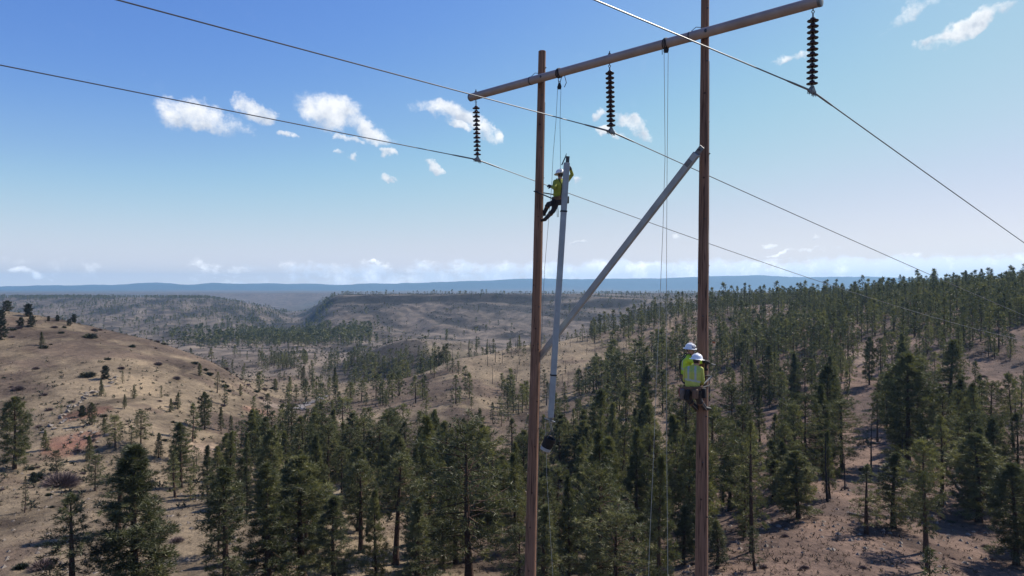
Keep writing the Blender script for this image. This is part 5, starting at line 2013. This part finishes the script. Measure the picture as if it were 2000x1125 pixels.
    # work strap round the pole
    which, z0, z1 = extras['strap']
    pc = pole_at(which, z1) - base
    r_ = pole_r(which, z1) + 0.022
    l_, r2 = bc_ - a1 * 0.235, bc_ + a1 * 0.235
    back = (pc - bc_)
    back.z = 0
    back.normalize()
    sidev = Vector((-back.y, back.x, 0))
    if sidev.dot(l_ - r2) < 0:
        sidev = -sidev
    pts = [l_]
    for k in range(13):
        a = math.pi * k / 12
        pts.append(pc + sidev * math.cos(a) * r_ + back * math.sin(a) * r_ + Vector((0, 0, 0.03 * math.sin(a))))
    pts.append(r2)
    MB().tube(pts, 0.021, 6).build('work_strap', M['webbing'], root_)
    # shoulder harness
    hz_ = MB()
    for s_ in (-1, 1):
        sp_ = J['neck'].lerp(J['shR'] if s_ > 0 else J['shL'], 0.5)
        bk = -(J['facing'] + base)
        bk.normalize()
        pts_ = [bc_ + a1 * s_ * 0.10 + bk * 0.165, J['chest'] + a1 * s_ * 0.06 + bk * 0.165, sp_ + up * 0.085 + bk * 0.05, sp_ + up * 0.085 - bk * 0.04, J['chest'] + a1 * s_ * 0.08 - bk * 0.16]
        if extras.get('harness'):
            hz_.tube(pts_, 0.014, 5)
    if extras.get('harness'):
        hz_.build('harness', M['webbing'], root_)
    return root_


def V3(x, y, Y):
    return at(x, y, Y)


# climber on the left pole, leaning back in the belt, one arm up behind the hanging brace
J = dict(head=V3(1094, 342, 20.92), neck=V3(1094, 353, 20.90), chest=V3(1092.5, 364, 20.88), waist=V3(1091, 380, 20.90), hipc=V3(1092.5, 391, 20.93),
         shL=V3(1084.5, 355.5, 20.80), shR=V3(1106, 355, 21.02), elL=V3(1081.5, 367, 20.62), elR=V3(1117.5, 341, 21.02), wrL=V3(1077.5, 364.5, 20.80), wrR=V3(1113, 326.5, 20.86),
         hipL=V3(1087, 392, 20.86), hipR=V3(1098, 393, 21.02), knL=V3(1081, 411, 20.93), knR=V3(1071, 399, 21.28), anL=V3(1066, 427, 21.22), anR=V3(1063, 416, 21.50))
fL = Vector((-0.75, 0.65, 0))
J['facing'] = fL
person(J, 'line worker in a yellow-green jacket and white hat climbing the left pole', M['hivis_olive'], Vector((-0.45, 0.85, 0.0)), Vector((-0.06, 0.1, 1)),
       {'L': (Vector((-0.7, 0.2, 0.25)), Vector((0.1, 0.6, -0.3)), 0.75, 1), 'R': (Vector((-0.45, -0.55, 0.35)), Vector((-0.5, 0.3, -0.3)), 0.7, -1)},
       {'L': Vector((-0.8, 0.5, -0.1)), 'R': Vector((-0.8, 0.2, 0.0))},
       dict(stickers=[(150, 0.06, 0.02)], pouches=[(200, 'bag', 0.05, 0.10, 'tool_pouch'), (-40, 'bag', 0.06, 0.11, 'tool_pouch')], strap=('L', 0, (562.5 - 375) / F * 21.4), harness=True, plain=True,
            loops=[[V3(1089, 398, 20.75), V3(1087.8, 412, 20.72), V3(1088.5, 424, 20.72), V3(1090.5, 424, 20.72), V3(1090.5, 412, 20.72), V3(1089, 398, 20.75)]]))

# two workers on the right pole
J = dict(head=V3(1361, 705, 17.02), neck=V3(1358, 717, 16.98), chest=V3(1354, 729, 16.95), waist=V3(1352.5, 750, 16.95), hipc=V3(1353.5, 763, 16.96),
         shL=V3(1341, 721.5, 17.02), shR=V3(1369, 722, 16.90), elL=V3(1337.5, 742, 17.22), elR=V3(1372, 744, 16.93), wrL=V3(1352, 741, 17.44), wrR=V3(1371.5, 752, 17.17),
         hipL=V3(1347, 765, 17.0), hipR=V3(1361, 766, 16.92), knL=V3(1344.5, 781, 17.36), knR=V3(1365, 781, 17.16), anL=V3(1359, 796, 17.58), anR=V3(1376, 796, 17.40))
fB = Vector((0.53, 0.85, 0))
J['facing'] = fB
tr = person(J, 'line worker in a yellow jacket seen from behind on the right pole', M['hivis_dull'], Vector((0.85, 0.55, -0.12)), Vector((0.10, 0.05, 1)),
            {'L': (Vector((0.7, 0.4, 0.1)), Vector((0.3, 0, -0.6)), 0.5, 1), 'R': (Vector((0.15, 0.6, 0.3)), Vector((-0.6, 0.2, 0)), 0.9, -1)},
            {'L': Vector((0.8, 0.3, -0.05)), 'R': Vector((0.75, 0.35, -0.05))},
            dict(pouches=[(185, 'red_bag', 0.055, 0.10, 'tool_pouch'), (215, 'tan_bag', 0.070, 0.13, 'canvas_bag'), (285, 'leather', 0.07, 0.11, 'tool_pouch'), (-20, 'bag', 0.05, 0.12, 'tool_pouch'), (250, 'bag', 0.05, 0.13, 'tool_pouch')],
                 strap=('R', 0, (562.5 - 752) / F * 17.6), harness=False,
                 loops=[[V3(1337, 770, 16.85), V3(1335, 790, 16.83), V3(1335.5, 806, 16.83), V3(1338, 808, 16.83), V3(1338.5, 790, 16.83), V3(1337, 770, 16.85)],
                        [V3(1346, 785, 16.8), V3(1347, 800, 16.8), V3(1349, 812, 16.8)]]))
J = dict(head=V3(1348.5, 684, 17.85), neck=V3(1345.5, 694.5, 17.88), chest=V3(1341.5, 707, 17.92), waist=V3(1339.5, 727, 17.95), hipc=V3(1340, 741, 17.95),
         shL=V3(1339.5, 698, 18.08), shR=V3(1345, 701, 17.70), elL=V3(1352, 713, 18.12), elR=V3(1361, 708, 17.42), wrL=V3(1369, 707, 17.86), wrR=V3(1377, 706, 17.36),
         hipL=V3(1341, 743, 18.04), hipR=V3(1342, 744, 17.86), knL=V3(1362, 757, 17.98), knR=V3(1356, 760, 17.62), anL=V3(1368, 782, 17.80), anR=V3(1367, 786, 17.58))
fC = Vector((0.95, -0.3, 0))
J['facing'] = fC
person(J, 'line worker in bright lime shirt facing the right pole from its far side', M['hivis'], Vector((0.62, -0.78, -0.05)), Vector((0.05, -0.04, 1)),
       {'L': (Vector((0.6, -0.4, 0.1)), Vector((0, -0.5, -0.5)), 0.7, 1), 'R': (Vector((0.9, 0.05, -0.15)), Vector((0.1, 0.7, -0.3)), 0.7, -1)},
       {'L': Vector((0.9, -0.1, -0.05)), 'R': Vector((0.9, 0.2, -0.05))},
       dict(stickers=[(-5, 0.05, 0.022), (-38, 0.05, 0.02), (35, 0.055, 0.018), (20, 0.03, 0.012)], glasses=True, pouches=[(30, 'bag', 0.05, 0.1, 'tool_pouch')], strap=('R', 0, (562.5 - 735) / F * 17.6), harness=True))

# impact wrench the two hold against the pole, and the wooden-handled tool
wc = V3(1379, 707, 17.32)
root_ = empty('power_drill', wc)
tag(root_, 'dark cordless drill held against the right pole', 'drill')
axd = Vector((0.75, 0.15, -0.25)).normalized()
MB().lathe(-axd * 0.08, axd, [(0.03, 0), (0.045, 0.01), (0.047, 0.12), (0.036, 0.15), (0.022, 0.17), (0.020, 0.19)], 14).build('drill_body', M['bag'], root_)
MB().tube([(0, 0, -0.03), (-0.01, 0.0, -0.16)], [0.024, 0.022], 8).build('grip', M['bag'], root_)
MB().box((-0.012, 0, -0.19), (0.05, 0, 0), (0, 0.035, 0), (0, 0, 0.03)).build('battery', M['bag'], root_, bevel=0.008)
MB().tube([axd * 0.15, axd * 0.27], 0.011, 8).build('drill_bit', M['hardware'], root_)
hs = V3(1372.5, 752, 17.13)
he = V3(1386, 738.5, 17.30)
root_ = empty('hand_tool', hs)
tag(root_, 'pale wooden-handled tool in the right glove of the yellow-jacketed worker', 'hand tool')
MB().tube([Vector((0, 0, 0)) - (he - hs) * 0.2, (he - hs)], [0.014, 0.018], 8).build('handle', M['bag_base'], root_)
MB().box((he - hs) * 1.08, (he - hs).normalized() * 0.03, Vector((0.03, 0.04, 0.03)), Vector((0.012, -0.012, 0.004))).build('tool_head', M['hardware'], root_, smooth=False)
